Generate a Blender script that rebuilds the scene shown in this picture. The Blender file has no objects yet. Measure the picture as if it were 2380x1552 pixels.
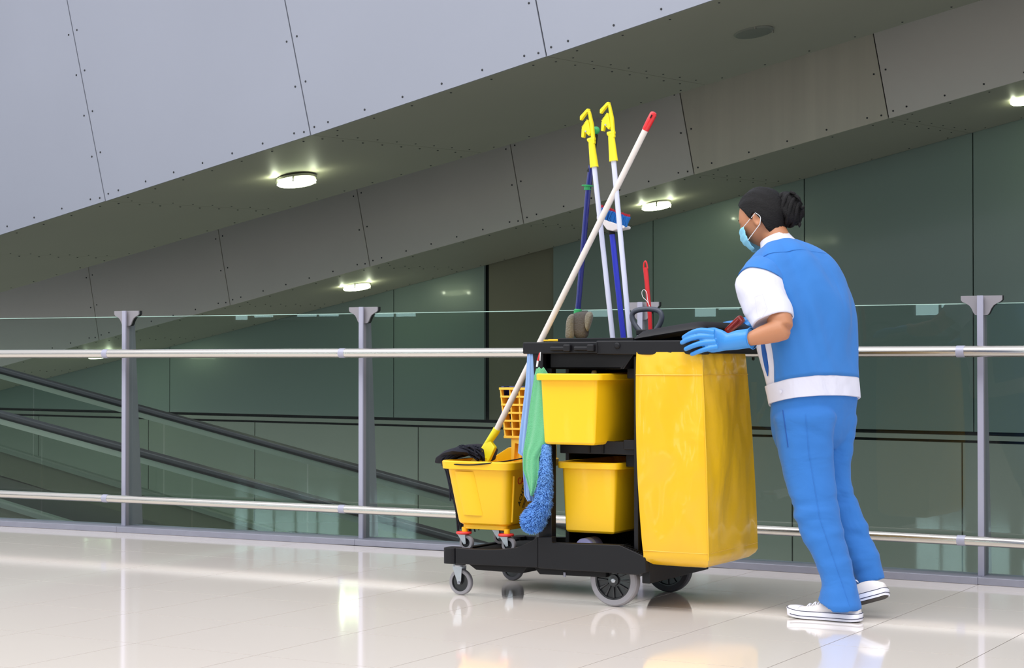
import bpy, bmesh, math, random
import numpy as np
from mathutils import Vector, Matrix, noise
random.seed(7)
C = bpy.context.scene.collection
S = bpy.context.scene
# ---------------------------------------------------------------- camera, sky, exposure
H = .95; F = 4219.; YAW = math.radians(29.66); PIT = math.radians(.861)
cd = bpy.data.cameras.new('camera'); cam = bpy.data.objects.new('camera', cd); C.objects.link(cam)
cd.sensor_width = 36; cd.sensor_fit = 'HORIZONTAL'; cd.lens = F * 36 / 2380; cd.clip_start = .05; cd.clip_end = 200
cam.location = (0, 0, H); cam.rotation_euler = (math.pi / 2 + PIT, 0, YAW)
S.camera = cam
w = bpy.data.worlds.new('hall_daylight'); S.world = w; w.use_nodes = True
bg = w.node_tree.nodes['Background']; bg.inputs[0].default_value = (.93, .96, 1.06, 1); bg.inputs[1].default_value = 1.0
def area(name, loc, rot, sx, sy, power, col):
    l = bpy.data.lights.new(name, 'AREA'); l.shape = 'RECTANGLE'; l.size = sx; l.size_y = sy; l.energy = power; l.color = col
    o = bpy.data.objects.new(name, l); C.objects.link(o); o.location = loc; o.rotation_euler = rot; return o
# the hall's high daylight windows behind and left of the photographer
# unseen fill light added below the void to brighten lower wall and soffits
area('lower_wall_fill', (-15, 13.5, -2.2), (math.radians(55), 0, 0), 12, 1.0, 95, (.93, 1, .88))
area('hall_window_light', (-7, -6, 5.5), (math.radians(62), 0, math.radians(8)), 9, 3, 45, (1, .99, 1))
# unseen overhead fill light, added to brighten the floor from above
area('overhead_floor_fill', (-4, 2.6, 7.5), (0, 0, 0), 16, 5, 860, (1, .985, .97))
S.view_settings.view_transform = 'Standard'; S.view_settings.look = 'None'
S.view_settings.exposure = 0.12; S.view_settings.gamma = 1; S.view_settings.use_curve_mapping = False

_fw = Vector((-math.sin(YAW) * math.cos(PIT), math.cos(YAW) * math.cos(PIT), math.sin(PIT)))
_r = _fw.cross(Vector((0, 0, 1))).normalized(); _u = _r.cross(_fw); O = Vector((0, 0, H))
def ray(x, y): return _fw + _r * ((x - 1190) / F) - _u * ((y - 776) / F)
def at(x, y, Y): d = ray(x, y); return O + d * (Y / d.y)
def atz(x, y, Z=0.): d = ray(x, y); return O + d * ((Z - H) / d.z)
def onp(x, y, n, D): d = ray(x, y); return O + d * ((D - O.dot(n)) / d.dot(n))
def mpp(P): return (Vector(P) - O).dot(_fw) / F      # metres per photo pixel at P
V = Vector

# ---------------------------------------------------------------- materials
def lin(c): return tuple(((v / 255) / 12.92 if v / 255 <= .04045 else ((v / 255 + .055) / 1.055) ** 2.4) for v in c) + (1,)
_m = {}
def mat(name, rgb, rough=.5, metal=0., bump=0., bscale=40., var=0., vscale=5., emit=None, coat=0., spec=.5, sheen=0., sub=0., stretch=None, coords='Object', wr=None):
    m = bpy.data.materials.new(name); m.use_nodes = True; nt = m.node_tree; b = nt.nodes['Principled BSDF']
    col = lin(rgb)
    b.inputs['Base Color'].default_value = col; b.inputs['Roughness'].default_value = rough; b.inputs['Metallic'].default_value = metal
    b.inputs['Specular IOR Level'].default_value = spec; b.inputs['Coat Weight'].default_value = coat; b.inputs['Coat Roughness'].default_value = .08
    if sheen: b.inputs['Sheen Weight'].default_value = sheen
    if sub: b.inputs['Subsurface Weight'].default_value = sub; b.inputs['Subsurface Scale'].default_value = .01; b.inputs['Subsurface Radius'].default_value = (1, .4, .2)
    tc = nt.nodes.new('ShaderNodeTexCoord'); mp = nt.nodes.new('ShaderNodeMapping'); nt.links.new(tc.outputs[coords], mp.inputs[0])
    if stretch: mp.inputs['Scale'].default_value = stretch
    if var:
        n = nt.nodes.new('ShaderNodeTexNoise'); n.inputs['Scale'].default_value = vscale; n.inputs['Detail'].default_value = 5
        nt.links.new(mp.outputs[0], n.inputs[0])
        mx = nt.nodes.new('ShaderNodeMix'); mx.data_type = 'RGBA'
        mx.inputs[6].default_value = tuple(v * (1 - var) for v in col[:3]) + (1,); mx.inputs[7].default_value = tuple(min(1, v * (1 + var)) for v in col[:3]) + (1,)
        nt.links.new(n.outputs[0], mx.inputs[0]); nt.links.new(mx.outputs[2], b.inputs['Base Color'])
    if bump:
        n = nt.nodes.new('ShaderNodeTexNoise'); n.inputs['Scale'].default_value = bscale; n.inputs['Detail'].default_value = 4
        nt.links.new(mp.outputs[0], n.inputs[0]); bp = nt.nodes.new('ShaderNodeBump'); bp.inputs['Strength'].default_value = bump; bp.inputs['Distance'].default_value = .004
        nt.links.new(n.outputs[0], bp.inputs['Height']); nt.links.new(bp.outputs[0], b.inputs['Normal'])
    if wr:      # broad cloth folds
        n = nt.nodes.new('ShaderNodeTexNoise'); n.inputs['Scale'].default_value = wr[0]; n.inputs['Detail'].default_value = 3; n.inputs['Distortion'].default_value = .6
        m2 = nt.nodes.new('ShaderNodeMapping'); m2.inputs['Scale'].default_value = wr[2]; m2.inputs['Rotation'].default_value = (0, .5, 0); nt.links.new(tc.outputs[coords], m2.inputs[0]); nt.links.new(m2.outputs[0], n.inputs[0])
        b2 = nt.nodes.new('ShaderNodeBump'); b2.inputs['Strength'].default_value = 1; b2.inputs['Distance'].default_value = wr[1]; nt.links.new(n.outputs[0], b2.inputs['Height'])
        if bump: nt.links.new(b2.outputs[0], bp.inputs['Normal'])
        else: nt.links.new(b2.outputs[0], b.inputs['Normal'])
    if emit: b.inputs['Emission Color'].default_value = lin(emit[0]); b.inputs['Emission Strength'].default_value = emit[1]
    _m[name] = m; return m
def glassmat(name, tint, f0=.0, ior=1.5, rough=.0):
    m = bpy.data.materials.new(name); m.use_nodes = True; nt = m.node_tree; nt.nodes.remove(nt.nodes['Principled BSDF'])
    out = nt.nodes['Material Output']; t = nt.nodes.new('ShaderNodeBsdfTransparent'); t.inputs[0].default_value = tint
    g = nt.nodes.new('ShaderNodeBsdfGlossy'); g.inputs['Roughness'].default_value = rough; fr = nt.nodes.new('ShaderNodeFresnel'); ge = nt.nodes.new('ShaderNodeNewGeometry'); mr_ = nt.nodes.new('ShaderNodeMapRange'); mr_.inputs[3].default_value = ior; mr_.inputs[4].default_value = 1 / ior
    nt.links.new(ge.outputs['Backfacing'], mr_.inputs[0]); nt.links.new(mr_.outputs[0], fr.inputs[0])
    mx = nt.nodes.new('ShaderNodeMixShader'); nt.links.new(fr.outputs[0], mx.inputs[0]); nt.links.new(t.outputs[0], mx.inputs[1]); nt.links.new(g.outputs[0], mx.inputs[2])
    nt.links.new(mx.outputs[0], out.inputs[0]); return m

M = dict(
 tile=mat('polished_tile', (238, 228, 219), .07, var=.025, vscale=1.2, coat=.35, spec=.6),
 grout=mat('grout', (88, 78, 70), .8),
 curb=mat('curb_metal', (146, 147, 160), .5, .35, var=.12, vscale=18, bump=.1),
 post=mat('post_paint', (172, 172, 190), .4, .25),
 bracket=mat('bracket_paint', (150, 147, 152), .45, .3),
 rubber=mat('black_rubber', (22, 24, 24), .6),
 steel=mat('brushed_steel', (205, 200, 192), .22, .95),
 gedge=mat('glass_edge', (165, 196, 184), .2),
 panel=mat('ramp_panel', (168, 172, 184), .5, .1, var=.05, vscale=.8),
 soffit=mat('soffit_panel', (172, 169, 153), .55, .1, var=.06, vscale=.9),
 panel2=mat('rear_ramp_panel', (238, 233, 222), .55, .1, var=.07, vscale=.8),
 panel3=mat('stained_ramp_panel', (228, 222, 202), .6, .05, var=.16, vscale=1.2, stretch=(5, 5, .25)),
 joint=mat('panel_joint', (44, 47, 46), .8),
 rivet=mat('rivet_metal', (58, 60, 62), .6, .3),
 wall=mat('wall_panel', (126, 143, 136), .35, .1, var=.06, vscale=.5, coat=.2),
 wall2=mat('low_wall_panel', (154, 161, 150), .45, .1, var=.06, vscale=.5),
 column=mat('column_paint', (118, 116, 96), .6, var=.08, vscale=1.5),
 metal=mat('lamp_rim', (150, 150, 140), .35, .8),
 lampon=mat('lamp_glow', (255, 255, 235), .4, emit=((238, 255, 205), 9.)),
 lampoff=mat('lamp_off', (120, 122, 112), .4),
 handrail=mat('handrail_rubber', (38, 38, 42), .35),
 alu=mat('aluminium_profile', (160, 172, 158), .35, .8),
 skirt=mat('polished_skirt', (178, 184, 160), .2, .9),
 pallet=mat('pallet_belt', (60, 62, 60), .5, .6),
 black=mat('black_plastic', (15, 15, 19), .5, spec=.35, bump=.03, bscale=300),
 blackr=mat('black_plastic_rough', (14, 14, 16), .65, spec=.35, bump=.08, bscale=200),
 yellow=mat('yellow_plastic', (250, 199, 20), .38, coat=.12, bump=.01),
 yellowb=mat('mop_bucket_plastic', (250, 196, 16), .38, coat=.1, bump=.01),
 yellowd=mat('wringer_plastic', (255, 205, 70), .45),
 vinyl=mat('yellow_vinyl', (234, 184, 22), .3, coat=.25, bump=.08, bscale=14, var=.03, vscale=4, wr=(3.5, .018, (1, 1, .7))),
 lemon=mat('lemon_plastic', (244, 226, 30), .35),
 red=mat('red_plastic', (214, 32, 38), .3, coat=.3),
 redbump=mat('red_bumper', (226, 60, 55), .45),
 darkred=mat('dark_red_plastic', (150, 30, 18), .25, coat=.6),
 zinc=mat('zinc_plate', (190, 194, 200), .32, .75, var=.08, vscale=60),
 tyre=mat('grey_tyre', (150, 148, 152), .55, bump=.05, bscale=80),
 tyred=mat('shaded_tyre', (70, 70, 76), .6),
 hub=mat('black_hub', (34, 34, 37), .3, coat=.3),
 pole=mat('cream_pole', (222, 214, 206), .35, coat=.2),
 polel=mat('lavender_pole', (206, 210, 232), .32, coat=.2),
 navy=mat('navy_pole', (26, 32, 110), .22, coat=.5),
 blue=mat('blue_pole', (34, 48, 190), .3, coat=.2),
 green=mat('green_plastic', (44, 158, 92), .4),
 brushw=mat('brush_block', (226, 220, 218), .45),
 bristleb=mat('blue_bristle', (24, 110, 190), .7),
 bristler=mat('red_bristle', (200, 40, 60), .7),
 fluff=mat('grey_fleece', (120, 116, 102), .95, bump=.9, bscale=160, var=.25, vscale=60, sheen=.3),
 fluff2=mat('dark_fleece', (84, 80, 76), .95, bump=.9, bscale=160, var=.2, vscale=60),
 clothb=mat('pale_blue_cloth', (134, 168, 216), .9, bump=.35, bscale=500, sheen=.2),
 clothg=mat('green_towel', (104, 190, 136), .95, bump=.9, bscale=330, var=.08, vscale=120, sheen=.3),
 duster=mat('duster_fibre', (104, 160, 228), .6, var=.3, vscale=30),
 dusterc=mat('duster_core', (70, 124, 204), .9),
 yarn=mat('navy_yarn', (22, 24, 38), .95, bump=.5, bscale=300),
 loop=mat('grey_grip', (62, 68, 80), .45),
 white=mat('white_plastic', (236, 236, 236), .4),
 lilac=mat('lilac_label', (172, 170, 214), .5),
 vest=mat('blue_vest_cloth', (46, 117, 192), .85, bump=.18, bscale=700, var=.05, vscale=5, sheen=.1, wr=(4, .03, (1, 1, .5))),
 trouser=mat('blue_trouser_cloth', (42, 112, 188), .85, bump=.18, bscale=700, var=.05, vscale=5, sheen=.1, wr=(5, .014, (1, 1, 1.5))),
 shirt=mat('white_shirt_cloth', (214, 214, 228), .85, bump=.15, bscale=600, wr=(7, .02, (1, 1, .6))),
 pocket=mat('pocket_blue', (30, 84, 158), .85),
 skin=mat('skin', (184, 126, 90), .5, sub=.15, bump=.05, bscale=200),
 glove=mat('blue_rubber_glove', (52, 138, 212), .38, bump=.05, bscale=120, coat=.1),
 hair=mat('black_hair', (9, 7, 8), .55, bump=.8, bscale=40, stretch=(3, 3, 14), spec=.25),
 mask=mat('pale_blue_mask', (140, 208, 236), .8, bump=.1, bscale=400),
 eye=mat('eyelash', (20, 16, 16), .5),
 canvas=mat('white_canvas', (232, 226, 222), .85, bump=.3, bscale=900),
 sole=mat('white_rubber', (238, 238, 246), .4),
 stripe=mat('navy_stripe', (34, 38, 70), .5),
 outsole=mat('dark_outsole', (70, 66, 62), .8),
 redink=mat('red_ink', (214, 52, 30), .5), blackink=mat('black_ink', (40, 32, 16), .5),
 pane=glassmat('balustrade_glass', (.70, .80, .76, 1)),
 pane2=glassmat('walkway_glass', (.74, .82, .76, 1)),
 hallwall=mat('hall_wall_paint', (92, 98, 100), .8),
 hallwin=mat('daylit_window', (200, 240, 240), .3, emit=((200, 245, 245), 7.)),
)

def lerp(a, b, t): return a + (b - a) * t
# ---------------------------------------------------------------- mesh builder
class B:
    def __init__(s): s.v = []; s.f = []
    def add(s, vs, fs):
        k = len(s.v); s.v += [tuple(v) for v in vs]; s.f += [tuple(i + k for i in f) for f in fs]; return s
    def box(s, x0, x1, y0, y1, z0, z1, M4=None):
        vs = [V((x, y, z)) for z in (z0, z1) for x, y in ((x0, y0), (x1, y0), (x1, y1), (x0, y1))]
        if M4: vs = [M4 @ v for v in vs]
        return s.add(vs, [(3, 2, 1, 0), (4, 5, 6, 7), (0, 1, 5, 4), (1, 2, 6, 5), (2, 3, 7, 6), (3, 0, 4, 7)])
    def prism(s, poly, d):       # poly: 3-D outline, d: extrusion vector
        n = len(poly); a = [V(p) for p in poly]; b = [p + V(d) for p in a]
        return s.add(a + b, [tuple(range(n))[::-1], tuple(range(n, 2 * n))] + [(i, (i + 1) % n, n + (i + 1) % n, n + i) for i in range(n)])
    def loft(s, rings, caps=True, closed=True):
        n = len(rings[0]); vs = [p for r in rings for p in r]; fs = []
        for i in range(len(rings) - 1):
            for j in range(n if closed else n - 1):
                k = (j + 1) % n; fs.append((i * n + j, i * n + k, (i + 1) * n + k, (i + 1) * n + j))
        if caps and closed: fs += [tuple(range(n))[::-1], tuple((len(rings) - 1) * n + j for j in range(n))]
        return s.add(vs, fs)
    def tube(s, pts, r, n=12, caps=True, squash=None):
        pts = [V(p) for p in pts]; rs = r if isinstance(r, (list, tuple)) else [r] * len(pts); rings = []
        t0 = (pts[1] - pts[0]).normalized(); up = V((0, 0, 1)) if abs(t0.z) < .9 else V((0, 1, 0)); a = t0.cross(up).normalized()
        for i, p in enumerate(pts):
            t = ((pts[min(i + 1, len(pts) - 1)] - p).normalized() + (p - pts[max(i - 1, 0)]).normalized()).normalized()
            a = (a - t * a.dot(t)).normalized(); b = t.cross(a)
            if squash: rings.append([p + (a * math.cos(q) + b * math.sin(q) * squash) * rs[i] for q in [2 * math.pi * j / n for j in range(n)]])
            else: rings.append([p + (a * math.cos(q) + b * math.sin(q)) * rs[i] for q in [2 * math.pi * j / n for j in range(n)]])
        return s.loft(rings, caps)
    def lathe(s, prof, c, axis=(0, 0, 1), n=40, caps=True):   # prof: (radius, along)
        ax = V(axis).normalized(); up = V((0, 0, 1)) if abs(ax.z) < .9 else V((1, 0, 0)); a = ax.cross(up).normalized(); b = ax.cross(a); c = V(c)
        return s.loft([[c + ax * h + (a * math.cos(2 * math.pi * j / n) + b * math.sin(2 * math.pi * j / n)) * max(r, 1e-4) for j in range(n)] for r, h in prof], caps)
    def ball(s, c, r, n=16, sc=(1, 1, 1)):
        return s.loft([[V(c) + V((sc[0] * math.sin(t) * math.cos(q), sc[1] * math.sin(t) * math.sin(q), sc[2] * math.cos(t))) * r for q in [2 * math.pi * j / n for j in range(n)]] for t in [math.pi * (i + .02 * (i == 0) - .02 * (i == n // 2)) / (n // 2) for i in range(n // 2 + 1)]])
    def build(s, name, m, parent=None, bevel=0., smooth=True, seg=2, kind=None, label=None, remesh=0., sub=0, solid=0., angle=32, smooths=0, cat=None, group=None):
        me = bpy.data.meshes.new(name); me.from_pydata([tuple(v) for v in s.v], [], s.f)
        bm = bmesh.new(); bm.from_mesh(me); bmesh.ops.recalc_face_normals(bm, faces=bm.faces)
        if smooth:
            for f in bm.faces: f.smooth = True
            if not remesh and not sub:
                for e in bm.edges:
                    if len(e.link_faces) == 2 and e.calc_face_angle(0) > math.radians(angle): e.smooth = False
        bm.to_mesh(me); bm.free(); me.materials.append(m)
        o = bpy.data.objects.new(name, me); C.objects.link(o)
        if solid: d = o.modifiers.new('s', 'SOLIDIFY'); d.thickness = solid; d.offset = 0
        if bevel: d = o.modifiers.new('b', 'BEVEL'); d.width = bevel; d.segments = seg; d.limit_method = 'ANGLE'; d.angle_limit = math.radians(35); d.harden_normals = True
        if remesh:
            d = o.modifiers.new('r', 'REMESH'); d.mode = 'VOXEL'; d.voxel_size = remesh; d.use_smooth_shade = True
        if smooths: d = o.modifiers.new('sm', 'SMOOTH'); d.factor = .5; d.iterations = smooths
        if sub: d = o.modifiers.new('ss', 'SUBSURF'); d.levels = sub; d.render_levels = sub
        if parent is not None: o.parent = parent; o.matrix_parent_inverse = wm(parent).inverted()
        if kind: o['kind'] = kind
        if label: o['label'] = label
        if cat: o['category'] = cat
        if group: o['group'] = group
        return o
def wm(o):
    m = Matrix.LocRotScale(o.location, o.rotation_euler, o.scale)
    return wm(o.parent) @ o.matrix_parent_inverse @ m if o.parent else m
def thing(name, label, cat, loc, group=None, kind=None):
    o = bpy.data.objects.new(name, None); C.objects.link(o); o.location = loc; o.empty_display_size = .05
    if label: o['label'] = label
    if cat: o['category'] = cat
    if group: o['group'] = group
    if kind: o['kind'] = kind
    return o
def rrect(cx, cy, z, hx, hy, r, n=5):
    pts = []
    for sx, sy, a0 in ((1, 1, 0), (-1, 1, 90), (-1, -1, 180), (1, -1, 270)):
        for i in range(n):
            a = math.radians(a0 + 90 * i / (n - 1)); pts.append(V((cx + sx * (hx - r) + r * math.cos(a), cy + sy * (hy - r) + r * math.sin(a), z)))
    return pts
def text(body, size, loc, xdir, ydir, m, parent, name='lettering', depth=.0006, label=None):
    cu = bpy.data.curves.new(name, 'FONT'); cu.body = body; cu.size = size; cu.extrude = depth; cu.resolution_u = 3
    tmp = bpy.data.objects.new(name, cu); C.objects.link(tmp); bpy.context.view_layer.update()
    me = bpy.data.meshes.new_from_object(tmp); bpy.data.objects.remove(tmp); o = bpy.data.objects.new(name, me); C.objects.link(o); me.materials.clear(); me.materials.append(m)
    X = V(xdir).normalized(); Yv = V(ydir).normalized(); Z = X.cross(Yv).normalized(); Yv = Z.cross(X)
    R = Matrix((X, Yv, Z)).transposed(); o.matrix_world = Matrix.Translation(loc) @ R.to_4x4()
    o.location = loc; o.rotation_euler = R.to_euler()
    o.parent = parent; o.matrix_parent_inverse = wm(parent).inverted()
    if label: o['label'] = label
    return o

# ================================================================ THE SETTING
# floor: real tiles on a grout bed
fl = thing('floor', None, None, (0, 0, 0), kind='structure'); X0, Y0, TX, TY = -6.683, 7.529, .5088, .566
g = .0015
tm = None
for j in range(-1, 8):
    for i in range(-6, 24):
        x = X0 + i * TX; yb = Y0 - (j + 1) * TY
        y0, y1 = yb + g, yb + TY - g
        if j == -1: y1 = 7.74
        if j == -1:
            b = B().box(x + g, x + TX - g, y0, y1, -.012, 0); b.build('tile', M['tile'], fl, smooth=False); continue
        if tm is None:
            o = B().box(g, TX - g, g, TY - g, -.012, 0).build('tile', M['tile'], fl, smooth=False); tm = o.data; o.location = (x, yb, 0)
        else:
            o = bpy.data.objects.new('tile', tm); C.objects.link(o); o.parent = fl; o.location = (x, yb, 0)
xa, xb, ya = X0 - 6 * TX, X0 + 24 * TX, Y0 - 8 * TY
B().box(-70, 30, ya - .01, 7.80, -.3, -.0007).build('grout_bed', M['grout'], fl, smooth=False)
b = B(); b.box(-70, 30, -14, ya, -.3, 0).box(-70, xa, ya, 7.74, -.012, 0).box(xb, 30, ya, 7.74, -.012, 0)
b.build('far_tiling', M['tile'], fl, smooth=False)

# glass balustrade along the edge: plan polyline through the posts
PX = [-8.474, -6.910, -5.346, -3.748, -2.107, -0.466]
FY = [7.60, 7.69, 7.745, 7.755, 7.70, 7.62]    # front face of the kerb at each post
kerb = B(); kerb2 = B()
for i in range(5):
    a = V((PX[i], FY[i], 0)); c = V((PX[i + 1], FY[i + 1], 0)); d = (c - a).normalized(); nn = V((-d.y, d.x, 0)) * .17
    kerb.prism([a, c, c + nn, a + nn], (0, 0, .032))
kerb.build('trim_1', M['curb'], None, bevel=.003, kind='structure')
ZG, ZU, ZL = 1.197, .992, .187
for i in range(6):
    x, y = PX[i], FY[i] + .055
    side = ['leftmost, cut by the frame', 'left one nearest the left edge', 'between the two left glass panes, left of the mop bucket', 'half hidden behind the trolley', 'right of the cleaner', 'beyond the right edge'][i]
    t = thing('balustrade_post', 'grey painted steel balustrade post, ' + side, 'post', (x, y, .032), 'balustrade posts')
    fb = B(); fb.box(x - .013, x + .013, y, y + .010, .032, 1.232); fb.build('front_flange', M['post'], t, bevel=.001)
    wb = B(); wb.prism([V((x - .004, y + .01, .032)), V((x - .004, y + .16, .032)), V((x - .004, y + .085, 1.232)), V((x - .004, y + .01, 1.232))], (.008, 0, 0)); wb.build('web', M['bracket'], t)
    for sg in (-1, 1):
        pr = [(0, 1.232), (.085, 1.232), (.085, 1.214), (.078, 1.206), (.064, 1.200), (.048, 1.190), (.038, 1.176), (.030, 1.158), (.022, 1.149), (0, 1.147)]
        cb = B().prism([V((x + sg * (.004 + a), y + .022, z)) for a, z in pr], (0, .008, 0)); cb.build('cap_bracket', M['bracket'], t)
        cb = B().prism([V((x + sg * (.004 + a), y + .030, z)) for a, z in pr], (0, .022, 0)); cb.build('gasket', M['rubber'], t)
    for z in (ZU, ZL):
        b = B().tube([(x - .002, y - .07, z), (x - .002, y - .0, z)], .009); b.build('rail_arm', M['steel'], t)
sidep = ['pane cut by the left edge', 'pane between the two leftmost posts in full view', 'pane behind the mop bucket', 'pane behind the trolley and the cleaner', 'pane at the right edge']
for i in range(5):
    a = V((PX[i], FY[i] + .088, 0)); c = V((PX[i + 1], FY[i + 1] + .088, 0)); d = (c - a).normalized(); nn = V((-d.y, d.x, 0))
    a = a + d * .012; c = c - d * .012
    t = thing('glass_pane', 'greenish glass balustrade ' + sidep[i], 'glass pane', a, 'balustrade panes')
    B().add([a + V((0, 0, .034)), c + V((0, 0, .034)), c + V((0, 0, ZG)), a + V((0, 0, ZG))], [(0, 1, 2, 3)]).build('pane', M['pane'], t, smooth=False)
    p0 = a + V((0, 0, ZG)) - nn * .001; p1 = c + V((0, 0, ZG)) - nn * .001
    B().prism([p0, p1, p1 + nn * .012, p0 + nn * .012], (0, 0, .0035)).build('glass_edge', M['gedge'], t, smooth=False)
for nm, z, r, lab in (('upper_rail', ZU, .0245, 'thick polished steel handrail tube, the upper of the two along the glass'), ('lower_rail', ZL, .0215, 'polished steel tube near the kerb, the lower of the two along the glass')):
    t = thing('steel_rail', lab, 'rail', (PX[0], FY[0], z))
    for i in range(5):
        a = V((PX[i] - .062, FY[i] - .015, z)); c = V((PX[i + 1] - .062, FY[i + 1] - .015, z)); d = (c - a).normalized()
        B().tube([a + d * .018, c - d * .018], r, 28).build('tube', M['steel'], t)
        B().tube([a - d * .018, a + d * .0178], r + .0008, 28).build('collar', M['post'], t)

# ---- the two sloping ramps overhead
az = math.radians(7.6); NV = V((math.sin(az), math.cos(az), 0)); UU = V((math.cos(az), -math.sin(az), 0)); UP = V((0, 0, 1))
D1 = 10.18; D2 = D1 * 1.4; D3 = D2 + 1.75; RISE = .028
def P2(u, z, D): return UU * u + NV * D + UP * z
def uz(x, y, D): p = onp(x, y, NV, D); return (p.dot(UU), p.z)
def ramp(pxb, dirs, D, hgt, depth, mf, ms, nm, lab, soff_from=0., labs=None):
    base = [uz(x, y, D) for x, y in pxb]
    # extend left and right
    def ext(p, q, L): k = math.hypot(p[0] - q[0], p[1] - q[1]); return (p[0] + (p[0] - q[0]) / k * L, p[1] + (p[1] - q[1]) / k * L)
    for _ in range(5): base.insert(0, ext(base[0], base[1], 2.3)); dirs = [dirs[0]] + dirs
    for _ in range(4): base.append(ext(base[-1], base[-2], 2.1)); dirs = dirs + [dirs[-1]]
    t = thing(nm, None, None, P2(base[5][0], base[5][1], D), kind='structure')
    gp = .006; W = NV + UP * RISE
    for i in range(len(base) - 1):
        (u0, z0), (u1, z1) = base[i], base[i + 1]; k0, k1 = dirs[i], dirs[i + 1]
        q = [P2(u0 + gp, z0, D), P2(u1 - gp, z1, D), P2(u1 - gp - k1 * hgt, z1 + hgt, D), P2(u0 + gp - k0 * hgt, z0 + hgt, D)]
        B().prism(q, NV * .012).build('cladding_panel', M['panel3'] if (D > 12 and i == 10) else mf, t, smooth=False)
        s0 = P2(u0 + gp, z0, D + .016); s1 = P2(u1 - gp, z1, D + .016)
        B().prism([s0, s1, s1 + W * depth, s0 + W * depth], UP * .012).build('soffit_panel', ms, t, smooth=False)
        # rivets along the panel edges
        rv = B()
        def riv(p, n): 
            rv.lathe([(.0085, 0), (.0085, .003), (.004, .005)], p, n, 8)
        L = math.hypot(u1 - u0, z1 - z0); nr = max(2, round(L / .36))
        for s in range(nr):
            f = (s + .5) / nr if L < 3 else s / nr
            riv(P2(lerp(u0, u1, f) - .005, lerp(z0, z1, f) + .055, D), -NV)
            p = P2(lerp(u0, u1, f), lerp(z0, z1, f), D + .10); p.z += RISE * .1 - .001; riv(p, -UP)
            p = P2(lerp(u0, u1, f), lerp(z0, z1, f), D) + W * (depth - .06); riv(p, -UP)
        h = .06
        while h < hgt - .1:
            riv(P2(u0 + .055 - k0 * h, z0 + h, D), -NV); riv(P2(u1 - .055 - k1 * h, z1 + h - .03, D), -NV); h += .36
        nd = int(depth / .22)
        for s in range(1, nd):
            p = P2(u0 + .06, z0 + .01, D) + W * (s * depth / nd); riv(p, -UP); p = P2(u1 - .06, z1 - .01, D) + W * (s * depth / nd - .04); riv(p, -UP)
        rv.build('rivets', M['rivet'], t, kind='stuff', smooth=False)
    bk = B()
    for i in range(len(base) - 1):
        (u0, z0), (u1, z1) = base[i], base[i + 1]; k0, k1 = dirs[i], dirs[i + 1]
        bk.add([P2(u0, z0 + .03, D + .018), P2(u1, z1 + .03, D + .018), P2(u1 - k1 * hgt, z1 + hgt, D + .018), P2(u0 - k0 * hgt, z0 + hgt, D + .018)], [(0, 1, 2, 3)])
        p0 = P2(u0, z0 + .03, D + .018); p1 = P2(u1, z1 + .03, D + .018)
        bk.add([p0, p1, p1 + W * depth, p0 + W * depth], [(0, 1, 2, 3)])
        bk.add([p0 + W * depth, p1 + W * depth, p1 + W * depth + UP * (hgt - .03), p0 + W * depth + UP * (hgt - .03)], [(0, 1, 2, 3)])
    bk.build('backing', M['joint'], t, smooth=False)
    return base
r1 = ramp([(245, 467), (722, 314), (1270, 131), (1960, -103)], [.29, .26, .23, .2], D1, 3.2, 2.12, M['panel'], M['soffit'], 'ceiling_front_ramp', '')
r2 = ramp([(-60, 868), (230, 790), (535, 709), (860, 619), (1217, 520), (1613, 405), (2065, 275)], [.23, .23, .23, .23, .21, .2, .19], D2, 1.6, 1.72, M['panel2'], M['soffit'], 'ceiling_rear_ramp', '')
# unseen slab added behind the front ramp to keep sky light off the rear one
B().add([P2(-24, 3.4, D1 + .05), P2(-24, 3.4, D3 + .6), P2(8, 8.6, D3 + .6), P2(8, 8.6, D1 + .05)], [(0, 1, 2, 3)]).build('ceiling_sky_block', M['hallwall'], None, smooth=False, kind='structure', solid=.1)

# ---- round ceiling lamps (drum with a bright disc)
def lamp(x, y, D, off, w_px, on, lab, srf):
    # place on the soffit: at distance off behind fascia plane D
    p = onp(x, y, NV, D + off); r = w_px * .5 * mpp(p)
    t = thing('ceiling_lamp', lab, 'lamp', p + UP * .05, 'round soffit lamps')
    n = -(UP - UU * .165 - NV * .0).normalized()
    c = p - n * .05
    B().lathe([(r * .96, 0), (r, .004), (r, .022), (r * .9, .03), (r * .9, .026)], c, n, 40, caps=True).build('rim', M['metal'], t)
    B().lathe([(r * .88, .03), (r * .93, .034), (r * .98, .046), (r * .9, .056), (r * .5, .062), (.001, .064)], c, n, 40).build('diffuser', M['lampon'] if on else M['lampoff'], t)
    for a in range(4):
        q = a * math.pi / 2 + .5; e = V((math.cos(q), math.sin(q), 0)) * r * .97
        B().box(-.006, .006, -.006, .006, -.05, 0, Matrix.Translation(c + e)).build('clip', M['metal'], t)
    if on:
        l = bpy.data.lights.new('lamp_light', 'POINT'); l.energy = 5; l.color = (.9, 1, .72); l.shadow_soft_size = .05
        for k in range(3):
            a = k * 2.09; o = bpy.data.objects.new('lamp_light', l); C.objects.link(o); o.parent = t
            o.location = (V((math.cos(a), math.sin(a), 0)) * (r * 1.12)) + V((0, 0, -.05))
            o.data = l.copy(); o.data.energy = .9; o.data.shadow_soft_size = .015
lamp(690, 426, D1, 1.05, 95, True, 'lit round lamp under the pale front ramp, biggest and brightest on the left', 0)
lamp(1752, 76, D1, 1.05, 96, False, 'unlit round lamp under the front ramp, near the top right', 0)
lamp(830, 670, D2, .85, 66, True, 'lit round lamp under the rear ramp, just above the glass left of the trolley', 0)
lamp(1526, 482, D2, .85, 71, True, 'lit round lamp under the rear ramp, right of the tall white mop handles', 0)
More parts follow.
